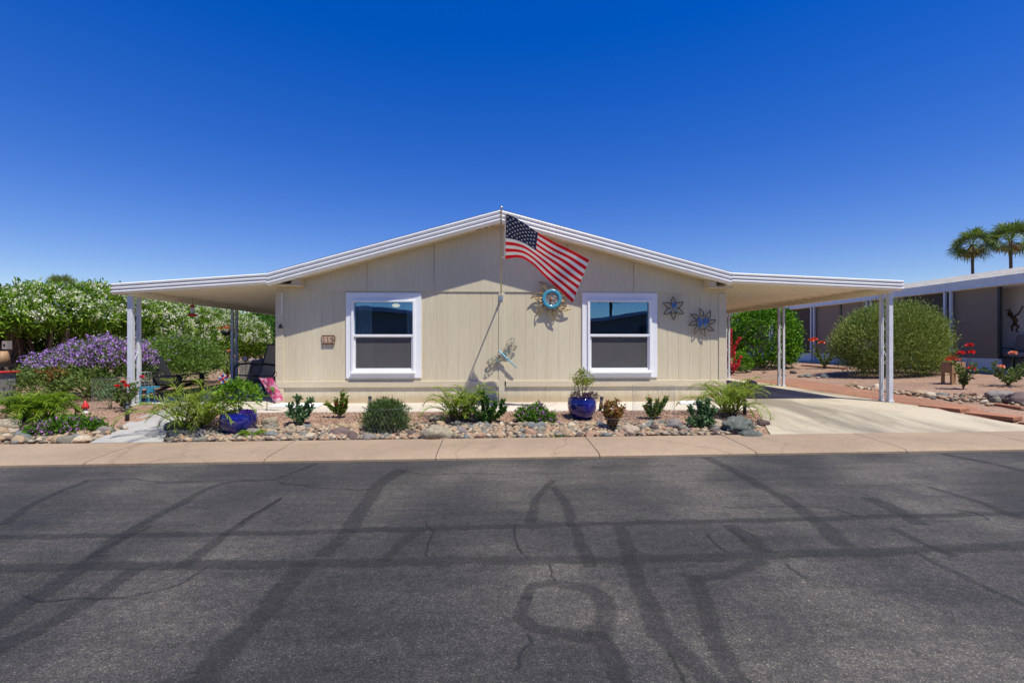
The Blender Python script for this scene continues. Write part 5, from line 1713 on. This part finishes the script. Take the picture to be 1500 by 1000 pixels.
# low edging strips in the gravel
for (a, b, lab) in (((1175, 536), (1240, 541), 'thin terracotta edging along the bed of the coral rose'), ((1455, 594), (1500, 601), 'terracotta edging beside the rocks at the frame edge')):
    p, q = G(*a), G(*b); d = (q - p).normalized(); n_ = Vector((-d.y, d.x, 0)) * .05
    o = MB().prism([p - n_, q - n_, q + n_, p + n_], (0, 0, .05)).build('edging', M['terra']); tag(o, lab, 'garden edging')

# ------------------------------------------------------------------ left garden: furniture and trifles
def path_light(px, py, label, h=.235, tilt=0.0):
    b = G(px, py); b.z = max(b.z, -.16)
    root = thing('path_light', label, 'path light', b, 'black solar path lights')
    lens = M['galv']
    MB().lathe([(.026, -.04), (.026, h * .50), (.024, h * .52)], b, 16).build('base', M['dark'], root, True)
    MB().lathe([(.022, h * .525), (.022, h * .84)], b, 16).build('lens', lens, root, True)
    mb = MB()
    for k in range(4):
        q = PI / 4 + PI / 2 * k
        mb.tube([b + Vector((.024 * math.cos(q), .024 * math.sin(q), h * .5)), b + Vector((.024 * math.cos(q), .024 * math.sin(q), h * .86))], .0025, 4)
    for z in (.62, .73): mb.lathe([(.0245, h * z), (.0245, h * (z + .02))], b, 16)
    mb.build('guard', M['dark'], root)
    MB().lathe([(.030, h * .845), (.032, h * .90), (.026, h * .965), (.012, h)], b, 16).build('cap', M['dark'], root, True)
    if tilt: root.rotation_euler = (0, tilt, 0)
    return root


path_light(186.5, 616, 'black path light left of the walkway under the small red rose', .27)
path_light(542, 601, 'black path light behind the fine leaved round bush')
path_light(879, 602, 'leaning black path light beside the right blue pot', .24, .12)
path_light(1091, 607, 'black path light at the driveway behind the green boulder')

# garden gnome
b = G(125, 606)
gn = thing('garden_gnome', 'little white garden gnome with a pointed red hat left of the walkway', 'garden gnome', b)
MB().lathe([(.045, 0), (.048, .02), (.04, .05), (.03, .075)], b, 14).build('body', M['gnomewhite'], gn, True)
MB().ball(b + Vector((0, -.005, .075)), .023, 12, 8).build('head', M['tile'], gn, True)
MB().lathe([(.055, .085), (.045, .12), (.02, .17), (.003, .21)], b, 14).build('hat', M['red'], gn, True)
# clear tomato-style wire cage and the turquoise stand
cage('cylinder of chicken wire between the sage and the small red rose', G(163, 599), .24, .50, .05, .0007)
b = G(216, 593)
st = thing('plant_stand', 'small turquoise wire plant stand beside the front patio post', 'plant stand', b)
mb = MB()
for sx in (-.07, .07):
    for sy in (-.07, .07):
        MB().tube([b + Vector((sx * 1.05, sy, 0)), b + Vector((sx * .95, sy, .20)), b + Vector((sx * .75, sy, .30))], .012, 6).build('leg', M['turq'], st)
bevel(MB().box((b.x - .08, b.y - .08, b.z + .296), (b.x + .15, b.y + .08, b.z + .325)).build('top', M['turq'], st), .005)
bevel(MB().box((b.x + .08, b.y - .09, b.z + .23), (b.x + .15, b.y - .081, b.z + .33)).build('apron', M['turq'], st), .003)
cb = b + Vector((-.02, 0, .326))
root = thing('caged_rose', 'rose with crimson bloom under a wire cloche on the turquoise stand', 'rose', cb)
mb = MB()
for k in range(10):
    q = 2 * PI * k / 10
    mb.tube([cb + Vector((.09 * math.cos(q), .09 * math.sin(q), 0)), cb + Vector((.085 * math.cos(q), .085 * math.sin(q), .15)), cb + Vector((.07 * math.cos(q), .07 * math.sin(q), .24)), cb + Vector((0, 0, .26))], .0025, 4)
for z in (.05, .10, .15): mb.tube([cb + Vector((.087 * math.cos(q), .087 * math.sin(q), z)) for q in np.linspace(0, 2 * PI, 25)], .002, 4)
mb.build('cloche', M['galv'], root)
P, N = blob(50, [(cb.x, cb.y, cb.z + .1, .06, .06, .08)], .7, -.5); leafcloud('foliage', P, N + rng.normal(size=P.shape) * .5, .05, .03, L['rose'], root)
blossom(root, cb + Vector((-.03, -.06, .16)), .05, F['magenta'])
# pale shrub inside the chicken wire
b = G(163, 599)
shrub('small_shrub', 'grey green little shrub inside the chicken wire cylinder', 'shrub', b, [(0, 0, .20, .17, .17, .18)], 130, 6, .05, .04, .014, L['jade'], None, 5, .006, None, .6, -.5)

# garden flag
fb = G(391, 603)
gf = thing('garden_flag', 'tilted pink garden flag with a green hummingbird on a thin black stake', 'garden flag', fb)
c4 = [at(379.5, 553.5, fb.y), at(400, 553.0, fb.y), at(416, 586.5, fb.y), at(401, 588.5, fb.y)]
m, nt, b_, _ = newmat('pink_flag_print')
co = coords(nt)
n1 = nd(nt, 'ShaderNodeTexNoise', Vector=co, Scale=14.0, Detail=4.0).outputs[0]
nt.links.new(ramp(nt, n1, [(.35, (.62, .03, .12)), (.5, (.72, .12, .24)), (.6, (.80, .45, .52)), (.68, (.80, .70, .70))]), b_.inputs['Base Color']); b_.inputs['Roughness'].default_value = .7
V = []; Fq = []
for j in range(9):
    for i in range(9):
        u, v = i / 8, j / 8
        p = (c4[0].lerp(c4[1], u)).lerp(c4[3].lerp(c4[2], u), v); V.append((p.x, p.y + .012 * math.sin(u * 5 + v * 3), p.z))
for j in range(8):
    for i in range(8): Fq.append((j * 9 + i, (j + 1) * 9 + i, (j + 1) * 9 + i + 1, j * 9 + i + 1))
link_mesh('cloth', V, np.array(Fq), m, gf, None, True)


def on_flag(u, v, off=-.02):
    p = (c4[0].lerp(c4[1], u)).lerp(c4[3].lerp(c4[2], u), v); return Vector((p.x, p.y + off, p.z))


bird = leafmat('bird_green', [(.08, .25, .03), (.2, .42, .06)], 0)
mb = MB()
mb.prism([on_flag(.35, .38), on_flag(.5, .40), on_flag(.62, .52), on_flag(.66, .66), on_flag(.55, .60), on_flag(.45, .52)], (0, .003, 0))
mb.prism([on_flag(.5, .45, -.024), on_flag(.78, .36, -.024), on_flag(.72, .50, -.024), on_flag(.58, .54, -.024)], (0, .003, 0))
mb.prism([on_flag(.35, .38), on_flag(.16, .36), on_flag(.36, .41)], (0, .003, 0))
mb.build('bird_print', bird, gf)
tp = c4[0].lerp(c4[1], .2)
mb = MB(); mb.tube([fb + Vector((0, 0, -.03)), Vector((fb.x + .0, fb.y + .01, tp.z - .1)), c4[0] + Vector((-.01, .01, .01))], .006, 6); mb.tube([c4[0] + Vector((-.01, .01, .01)), c4[1] + Vector((.01, .01, .01))], .006, 6)
lp = [c4[1] + Vector((.05 * math.cos(g), .02, .06 + .055 * math.sin(g))) for g in np.linspace(-1.5, 3.8, 16)]
mb.tube(lp, .004, 5)
mb.build('stake', M['dark'], gf)

# pinwheel, sunflower
def spinner(name, label, px, py, Y, r, n, mats, zbase, core, cr):
    c = at(px, py, Y); root = thing(name, label, 'garden ornament', (c.x, c.y, zbase))
    MB().tube([(c.x, c.y + .02, zbase - .03), (c.x, c.y + .02, c.z)], .006, 6).build('stake', M['dark'], root)
    for k in range(n):
        a = 2 * PI * k / n
        d = Vector((math.cos(a), 0, math.sin(a))); s = Vector((-math.sin(a), 0, math.cos(a)))
        MB().prism([c + d * cr * .5, c + d * r * .55 + s * r * .24, c + d * r, c + d * r * .55 - s * r * .24], (0, .006, 0)).build('petal', mats[k % len(mats)], root)
    MB().ball(c + Vector((0, -.006, 0)), cr, 14, 8, 0, (1, .35, 1)).build('hub', core, root, True)
    return root


M['rblue'] = surf('spinner_blue', (.04, .16, .55), .1, 20, .35)
spinner('pinwheel', 'red white and blue star pinwheel behind the potted shrub', 327, 554.5, 7.9, .085, 12, [M['rblue'], M['red'], M['gnomewhite']], -.05, M['red'], .022)
r_ = spinner('metal_sunflower', 'orange metal sunflower with a white centre on a stake by the patio', 359.5, 525, 12.2, .105, 11, [M['petal_orange']], -.05, M['gnomewhite'], .05)
# grey stone block
b = G(372, 556)
o = MB().box((b.x - .32, b.y - .2, b.z - .05), (b.x + .32, b.y + .2, b.z + .58)).build('stone_planter', M['stoneblock']); bevel(o, .03, 3); tag(o, 'grey stone block planter behind the patio chair', 'planter')

# hummingbird feeder
c = at(282, 455, 9.4)
fd = thing('bird_feeder', 'red hummingbird feeder hanging from the edge of the patio cover', 'bird feeder', (c.x, c.y, c.z - .11))
MB().lathe([(.03, -.06), (.085, -.075), (.09, -.09), (.06, -.11), (.01, -.112)], c, 20).build('tray', M['feeder'], fd, True)
MB().lathe([(.032, -.058), (.036, -.02), (.036, .05), (.03, .065)], c, 16).build('bottle', M['feederglass'], fd, True)
mb = MB().lathe([(.036, .067), (.042, .075), (.035, .10), (.01, .115)], c, 16); mb.build('cap', M['feeder'], fd, True)
zt = eL.z - CH + .02
MB().tube([c + Vector((0, 0, .112)), Vector((c.x, c.y, zt + .04))], .003, 5).build('hanger', M['dark'], fd)
# a hanging basket with dark red flowers
c = at(331, 484, 13.0)
hb = thing('hanging_basket', 'dark red flowering basket hanging beside the second patio post pair', 'hanging basket', (c.x, c.y, c.z - .15))
MB().lathe([(.03, -.15), (.10, -.10), (.13, -.0), (.12, .0), (.02, -.02)], c, 16).build('basket', M['dark'], hb, True)
mb = MB()
for q in range(3): mb.tube([c + Vector((.125 * math.cos(q * 2.1), .125 * math.sin(q * 2.1), 0)), c + Vector((0, 0, .35)), Vector((c.x, c.y, 2.02))], .003, 4)
mb.build('hanger', M['dark'], hb)
P, N = blob(60, [(c.x, c.y, c.z + .04, .22, .18, .08)], .6, -.3); leafcloud('foliage', P, N + rng.normal(size=P.shape) * .5, .06, .03, L['nandina'], hb); flowers('blossoms', P[:25], 4, .03, .03, F['red'], hb)


# black adirondack-like chair
def patio_lounge(loc, rz):
    root = thing('garden_chair', 'black slatted garden chair seen from the side on the patio edge', 'chair', loc)
    S = MB()
    objs = []
    rot = Matrix.Rotation(rz, 3, 'Z'); L0 = Vector(loc)
    T = lambda x, y, z: L0 + rot @ Vector((x, y, z))

    def slab(name, pts, t):
        """quad plank between 4 local points with thickness t"""
        a = [T(*p) for p in pts]; n = (a[1] - a[0]).cross(a[3] - a[0]).normalized() * t
        return bevel(MB().prism(a, n).build(name, M['charcoal'], root), .004)
    for k in range(5):
        y0 = -.26 + k * .107
        slab('back_slat', [(-.30, y0, .20), (-.30, y0 + .095, .20), (-.70, y0 + .095 + (k - 2) * .02, .90 - abs(k - 2) * .04), (-.70, y0 + (k - 2) * .02, .90 - abs(k - 2) * .04)], .018)
    for k in range(5):
        x0 = -.28 + k * .115
        slab('seat_slat', [(x0, -.27, .21 + k * .02), (x0 + .1, -.27, .225 + k * .02), (x0 + .1, .27, .225 + k * .02), (x0, .27, .21 + k * .02)], .018)
    for s in (-1, 1):
        y = s * .31
        slab('arm', [(-.48, y - .06, .38), (.36, y - .07, .44), (.36, y + .07, .44), (-.48, y + .06, .38)], .02)
        slab('leg', [(.24, y - .015, 0), (.34, y - .015, 0), (.34, y - .015, .435), (.24, y - .015, .432)], .03)
        slab('leg', [(-.62, y - s * .04 - .015, 0), (-.50, y - s * .04 - .015, 0), (.30, y - s * .04 - .015, .27), (.26, y - s * .04 - .015, .33)], .03)
    return root


patio_lounge((-6.72, 10.4, -.04), R(-8))


def sling_chair(loc, rz):
    root = thing('patio_chair', 'patio armchair with a black frame and brown sling by the house corner', 'chair', loc)
    rot = Matrix.Rotation(rz, 3, 'Z'); L0 = Vector(loc); T = lambda x, y, z: L0 + rot @ Vector((x, y, z))
    sl = [(.22, .44), (.0, .41), (-.22, .40), (-.27, .48), (-.34, .75), (-.42, 1.04)]
    V = [T(x, y, z) for x, z in sl for y in (-.24, .24)]
    link_mesh('sling', V, [(2 * i, 2 * i + 1, 2 * i + 3, 2 * i + 2) for i in range(len(sl) - 1)], M['sling'], root, None, True)
    mb = MB()
    for s in (-1, 1): mb.tube([T(x, s * .25, z) for x, z in sl], .016, 7)
    mb.tube([T(-.42, -.25, 1.04), T(-.42, .25, 1.04)], .016, 7); mb.tube([T(.22, -.25, .44), T(.22, .25, .44)], .016, 7)
    mb.build('frame', M['dark'], root)
    for s in (-1, 1):
        MB().tube([T(.26, s * .30, 0), T(.24, s * .30, .58), T(.18, s * .30, .65), T(-.05, s * .30, .66), T(-.33, s * .26, .62)], .02, 8).build('arm', M['dark'], root)
        MB().tube([T(-.38, s * .28, 0), T(-.25, s * .27, .40)], .018, 7).build('leg', M['dark'], root)
        MB().tube([T(.24, s * .30, .3), T(-.3, s * .27, .3)], .014, 7).build('rail', M['dark'], root)
    return root


sling_chair((-4.74, 9.6, 0.0), R(-125))

# odds and ends at the left edge
b = at(4, 575, 9.3); zb = gz(b.x, b.y)
gl = thing('garden_lamp', 'tan shaded garden lamp at the left edge of the garden', 'lamp', (b.x - .1, b.y, zb))
cx = at(4, 525, 9.3)
MB().lathe([(.125, -.13), (.07, .14), (.065, .14), (.12, -.13)], cx, 20).build('lamp_shade', M['wood'], gl, True)
MB().tube([(cx.x, cx.y, zb), (cx.x, cx.y, cx.z + .1)], .02, 8).build('pole', M['dark'], gl)
MB().lathe([(.19, -.155), (.19, -.132), (.02, -.132)], cx, 20).build('shade_base', M['dark'], gl)
c = at(10, 505.5, 9.6)
bh = thing('birdhouse', 'small beige birdhouse among the bare oleander trunks', 'birdhouse', c)
bevel(MB().box((c.x - .045, c.y - .05, c.z - .08), (c.x + .055, c.y + .05, c.z + .08)).build('box', M['cushion'], bh), .004)
MB().tube([(c.x, c.y - .052, c.z), (c.x, c.y - .0495, c.z)], .025, 12).build('entrance', M['dark'], bh)
MB().tube([(c.x, c.y, c.z - .08), (c.x, c.y, gz(c.x, c.y) - .02)], .018, 8).build('pole', M['bark'], bh)
c = at(2, 546, 8.3); zb = gz(c.x, c.y)
sh = thing('miniature_house', 'small grey garden house with a red roof edge cut by the frame', 'garden ornament', (c.x - .1, c.y, zb))
hw = .22; cx_ = c.x - .13
bevel(MB().box((cx_ - hw, c.y - .16, zb - .02), (cx_ + hw - .06, c.y + .16, c.z - .0)).build('wall', M['bark'], sh), .005)
bevel(MB().box((cx_ - hw - .04, c.y - .2, c.z + .001), (cx_ + hw + .03, c.y + .2, c.z + .022)).build('roof', M['red'], sh), .004)
bevel(MB().box((cx_ + hw - .0595, c.y - .17, zb - .02), (cx_ + hw, c.y + .16, c.z)).build('corner_post', M['stoneblock'], sh), .005)
for k in (0, 1): MB().box((cx_ - .02, c.y - .165, c.z - .17 - .17 * k), (cx_ + .13, c.y - .1605, c.z - .05 - .17 * k)).build('window', M['dark'], sh)

# ------------------------------------------------------------------ rocks
def rock_mesh(seed, flat, name='river_rock', sub=3, rough=.22, facet=.0):
    bpyv = []
    import bmesh
    bm = bmesh.new(); bmesh.ops.create_icosphere(bm, subdivisions=sub, radius=1.0)
    for v in bm.verts:
        d = v.co.normalized()
        n = mnoise.noise(d * .9 + Vector((seed * 3.1, 0, 0))) * rough * 1.5 + mnoise.noise(d * 2.1 + Vector((0, seed * 1.7, 0))) * rough * .7
        if facet: n += facet * (abs(mnoise.noise(d * 2.6 + Vector((seed, seed, 0)))) - .25) + facet * .4 * mnoise.noise(d * 7 + Vector((seed, 0, 0)))
        v.co = d * (1 + n); v.co.z *= flat
    me = bpy.data.meshes.new(name); bm.to_mesh(me); bm.free()
    me.polygons.foreach_set('use_smooth', np.ones(len(me.polygons), dtype=bool))
    return me


RM = [rock_mesh(i + 1, f, sub=3, facet=.12 if i % 2 else .03) for i, f in enumerate((.55, .62, .7, .5, .66, .75, .58, .8, .6, .68))]
for me in RM: me.materials.append(None)


def rock(p, s, cname, label, group, lift=.34, name='river_rock'):
    o = bpy.data.objects.new(name, RM[rng.integers(len(RM))])
    COL.objects.link(o)
    o.location = (p[0], p[1], p[2] + s * lift)
    o.scale = (s * rng.uniform(.95, 1.4), s * rng.uniform(.75, 1.0), s * rng.uniform(.9, 1.25))
    o.rotation_euler = (rng.normal() * .22, rng.normal() * .22, rng.uniform(0, 2 * PI))
    o.material_slots[0].link = 'OBJECT'; o.material_slots[0].material = ROCK[cname]
    tag(o, label, 'rock', group)
    return o


ROCKS = []
AVOID = [(G(350, 632), .23), (G(566, 633), .24), (G(1027, 629), .10), (G(897, 632), .12), (G(640, 636), .19), (G(1085, 626), .25), (G(502, 634), .13), (G(988, 627), .12), (G(286, 634), .12), (G(672, 616), .1)]


def scatter(n, region, smin, smax, zone, weights, tries=9000, packing=.80, store=None):
    names = list(ROCK)
    placed = []
    sizes = sorted([smin + (smax - smin) * rng.uniform() ** 2.0 for _ in range(n)], reverse=True)
    for s in sizes:
        for _ in range(160):
            x, y = region()
            if any((x - a[0].x) ** 2 + (y - a[0].y) ** 2 < (a[1] + s * .4) ** 2 for a in AVOID): continue
            if all((x - q[0]) ** 2 + (y - q[1]) ** 2 > (packing * (s + q[2])) ** 2 for q in placed + ROCKS):
                placed.append((x, y, s)); break
    for x, y, s in placed:
        cn = names[rng.choice(len(names), p=weights)]
        z = gz(x, y)
        zn = zone(x)
        big = 'large' if s > smin + (smax - smin) * .45 else 'small'
        rock((x, y, z), s, cn, f'{big} {cn} river rock {zn}', f'{big} {cn} river rocks {zn}')
    ROCKS.extend(placed)
    return placed


def bed_region():
    x = rng.uniform(-3.95, 3.72)
    wd = .66
    if x > 2.9: wd = .66 - (x - 2.9) * .25
    if x < -3.4: wd = .55
    y = kb(x) + .07 + (rng.uniform() ** 1.15) * wd
    l = -3.98 - .16 * (y - 5.6)
    if x < l + .08: x = l + .08 + rng.uniform() * .2
    r = 3.60 + .42 * (y - kb(x))
    if x > r - .07: x = r - .07 - rng.uniform() * .2
    return x, y


def bed_zone(x):
    for lim, t in ((-2.75, 'below the arching palm by the walkway'), (-1.75, 'between the left blue pot and the red flowered spurge'), (-.75, 'around the fine leaved round bush'), (.15, 'below the middle palm'), (1.1, 'below the lilac lantana'), (2.2, 'between the right blue pot and the caged spurge'), (9, 'at the driveway end of the front bed')):
        if x < lim: return t


WTS = [.25, .25, .18, .09, .08, .15]
scatter(222, bed_region, .034, .080, bed_zone, WTS, packing=.60)


def left_region():
    x = rng.uniform(-7.4, -4.85); y = kb(x) + .08 + rng.uniform() ** 1.2 * .62
    return x, y


scatter(40, left_region, .05, .12, lambda x: 'left of the walkway under the spreading lantana', [.25, .28, .15, .05, .12, .15], packing=.6)
RP = [G(a, b) for a, b in ((1240, 567), (1290, 573), (1330, 577), (1370, 581), (1410, 584), (1450, 586), (1500, 592), (1540, 598))]


def right_region():
    s = rng.uniform(0, len(RP) - 1.01); i = int(s); p = RP[i].lerp(RP[i + 1], s - i)
    w = .14 + .09 * s
    return p.x + rng.normal() * w * .6, p.y + rng.normal() * w


scatter(42, right_region, .045, .12, lambda x: 'in the rock border of the neighbouring gravel yard', [.25, .25, .15, .1, .15, .1], packing=.7)
RP2 = [G(a, b) for a, b in ((1100, 545), (1140, 549), (1175, 552), (1200, 554))]


def far_region():
    s = rng.uniform(0, 2.99); i = int(s); p = RP2[i].lerp(RP2[i + 1], s - i)
    return p.x + rng.normal() * .25, p.y + rng.normal() * .35


scatter(14, far_region, .05, .13, lambda x: 'in the gravel before the clipped ficus', [.3, .1, .1, .3, .05, .15], packing=.8)

# pebbles between: too many to count
mb = []
Vp = []; Fp = []
base_me = rock_mesh(31, .7, 'pebbles', 1)
bv = np.array([v.co[:] for v in base_me.vertices]); bf = np.array([p.vertices[:] for p in base_me.polygons])
bpy.data.meshes.remove(base_me)
for reg, n, a, b in ((bed_region, 3300, .020, .042), (left_region, 420, .02, .045), (right_region, 300, .02, .045)):
    for _ in range(n):
        x, y = reg(); s = rng.uniform(a, b); q = rng.uniform(0, 2 * PI)
        v = bv * s * np.array([rng.uniform(.9, 1.4), rng.uniform(.8, 1.1), rng.uniform(.8, 1.1)])
        c_, s_ = math.cos(q), math.sin(q)
        v = np.stack([v[:, 0] * c_ - v[:, 1] * s_, v[:, 0] * s_ + v[:, 1] * c_, v[:, 2]], 1) + np.array([x, y, gz(x, y) + s * .3 + rng.uniform(0, .03)])
        Fp.append(bf + len(Vp) * len(bv)); Vp.append(v)
m = leafmat('pebble_mix', [(.15, .165, .16), (.35, .25, .155), (.32, .20, .13), (.44, .37, .27), (.12, .09, .075), (.22, .205, .155)], 0.0, .9)
o = link_mesh('pebbles', np.concatenate(Vp), np.concatenate(Fp), m, None, None, True); tag(o, kind='stuff')


def boulder(px, py, sx, sy, sz, mat, label, seed, facet=.18, rz=0.0, rx=0.0):
    p = G(px, py); me = rock_mesh(seed, 1.0, 'boulder', 4, .20, facet); me.materials.append(M[mat])
    o = bpy.data.objects.new('boulder', me); COL.objects.link(o)
    o.location = p + Vector((0, 0, sz * .45)); o.scale = (sx, sy, sz); o.rotation_euler = (rx, 0, rz)
    return tag(o, label, 'boulder')


boulder(640, 643, .19, .12, .115, 'boulder_pale', 'pale lichen covered boulder at the kerb below the middle palm', 5, .2, .1, .1)
boulder(1081, 633, .22, .17, .135, 'boulder_green', 'dark green jagged boulder at the driveway corner of the bed', 8, .34, .3)
boulder(1098, 640, .14, .08, .055, 'boulder_green', 'flat green grey stone at the kerb below the jagged boulder', 12, .1)
boulder(1116, 622, .10, .09, .05, 'boulder_purple', 'low dark flat stone between the jagged boulder and the driveway', 14, .05)
boulder(1048, 627, .16, .10, .085, 'boulder_tan', 'pale tan boulder between the blue green shrub and the jagged boulder', 17, .16)
boulder(988, 628, .112, .10, .098, 'boulder_grey', 'smooth rounded grey boulder in front of the caged spurge', 21, .0)
boulder(921, 636, .13, .11, .085, 'boulder_tan', 'tan angular boulder beside the reddish shrub', 25, .2, .5)
boulder(497, 638, .145, .10, .075, 'boulder_purple', 'smooth purple brown boulder left of the fine leaved bush', 27, .0)
boulder(541, 645, .085, .07, .055, 'boulder_grey', 'grey angular stone at the kerb before the fine leaved bush', 29, .14)
boulder(676, 636, .075, .075, .075, 'boulder_grey', 'blue grey blocky stone next to the pale lichen boulder', 33, .2)
boulder(640, 616, .10, .08, .055, 'boulder_pale', 'pale stone under the drooping middle palm leaves', 35, .2)
boulder(695, 616, .09, .07, .06, 'boulder_pale', 'grey stone under the right side of the middle palm', 36, .2)
boulder(262, 640, .15, .10, .065, 'boulder_green', 'flat green grey boulder below the arching palm', 37, .12)
boulder(262, 628, .16, .12, .085, 'boulder_green', 'green grey boulder between the walkway and the arching palm', 41, .2)
boulder(293, 641, .10, .09, .07, 'boulder_grey', 'grey boulder at the foot of the arching palm', 43, .15)
boulder(395, 622, .10, .08, .07, 'boulder_pale', 'pale olive stone under the pink garden flag', 45, .15)
boulder(372, 638, .10, .08, .065, 'boulder_grey', 'grey stone beside the left blue pot', 47, .15)
boulder(152, 634, .13, .09, .065, 'boulder_grey', 'rounded grey boulder at the edge of the walkway', 49, .08)
boulder(8, 630, .20, .14, .10, 'boulder_pale', 'mossy pale boulder at the left end of the garden', 51, .15)
boulder(1098, 566, .17, .13, .11, 'boulder_tan', 'tan boulder by the foot of the bougainvillea', 53, .12)
boulder(1470, 588, .26, .2, .13, 'boulder_grey', 'large grey rounded rock in the neighbouring rock border', 55, .08)
boulder(1496, 592, .24, .2, .15, 'boulder_purple', 'large brownish rock at the frame edge of the rock border', 57, .08)

# loose gravel and dry leaf litter on the beds: nobody could count it
ov = np.array([(1, 0, 0), (-1, 0, 0), (0, 1, 0), (0, -1, 0), (0, 0, 1), (0, 0, -1)], float)
of = np.array([(0, 2, 4), (2, 1, 4), (1, 3, 4), (3, 0, 4), (2, 0, 5), (1, 2, 5), (3, 1, 5), (0, 3, 5)])
Vp = []; Fp = []
for k in range(9000):
    if k % 4 == 0: x, y = rng.uniform(-8.2, -5.35), rng.uniform(6.4, 8.6)
    else: x, y = rng.uniform(-4.3, 4.1), 0; y = kb(x) + .55 + rng.uniform(0, 1) * (7.44 - kb(x) - .55)
    if y < kb(x) + .05: continue
    s = rng.uniform(.006, .014)
    v = ov * s * rng.uniform(.7, 1.3, 3) + rng.normal(size=(6, 3)) * s * .2
    Fp.append(of + 6 * len(Vp)); Vp.append(v + np.array([x, y, ground_z(x, y) + s * .4]))
gm_ = leafmat('loose_gravel', [(.17, .10, .07), (.30, .18, .122), (.37, .235, .16), (.45, .33, .25), (.24, .14, .10), (.28, .23, .19)], 0.0, .9)
tag(link_mesh('gravel', np.concatenate(Vp), np.concatenate(Fp), gm_), kind='stuff')
n = 420
P = np.zeros((n, 3))
for k in range(n):
    x, y = bed_region() if k % 3 else (rng.uniform(-4.2, 4.0), rng.uniform(6.55, 7.44))
    P[k] = (x, y, ground_z(x, y) + (.05 if k % 3 else .012))
Dl = rng.normal(size=(n, 3)); Dl[:, 2] = np.abs(Dl[:, 2]) * .25
tag(leafcloud('fallen_leaves', P, Dl, rng.uniform(.02, .05, n), .012, leafmat('dry_leaf', [(.20, .13, .05), (.32, .22, .09), (.14, .08, .04), (.38, .30, .14)], .1), None, .3), kind='stuff')

# ------------------------------------------------------------------ the house across the street (behind the camera, seen mirrored in the panes)
op = thing('opposite_house', 'grey mobile home across the street mirrored in the front windows', 'house', (0, -8, -.15))
prof = [(-17, 2.1), (-6.4, 2.80), (-1.0, 2.3), (5.2, 2.2), (10.5, 2.95), (16, 2.3)]
mb = MB().prism([(x, -8.0, z - .02) for x, z in prof] + [(16, -8.0, -.15), (-17, -8.0, -.15)], (0, -8, 0)); mb.build('wall', M['opp'], op)
for i in range(5):
    a, b = prof[i], prof[i + 1]
    MB().prism([(a[0], -7.6, a[1]), (b[0], -7.6, b[1]), (b[0], -7.6, b[1] + .2), (a[0], -7.6, a[1] + .2)], (0, -.05, 0)).build('fascia', M['opptrim'], op)
    MB().prism([(a[0], -7.65, a[1] - .015), (b[0], -7.65, b[1] - .015), (b[0], -7.65, b[1] + .03), (a[0], -7.65, a[1] + .03)], (0, -8.5, 0)).build('roof', M['shingle'], op)
for x in (-9.5, -4.2, 2.0, 8.0):
    MB().box((x, -7.99, .9), (x + 1.3, -7.96, 2.0)).build('window', M['dark'], op)
mb = MB().lathe([(.2, 0), (.2, .45), (.33, .5), (.36, .7), (.3, .75)], (4.2, -9.6, 2.4), 14); mb.build('roof_vent', M['opptrim'], op, True)
p = Vector((7.6, -13, 0)); fan_palm('fan palm rising behind the house across the street', p, 4.6, 1.5)
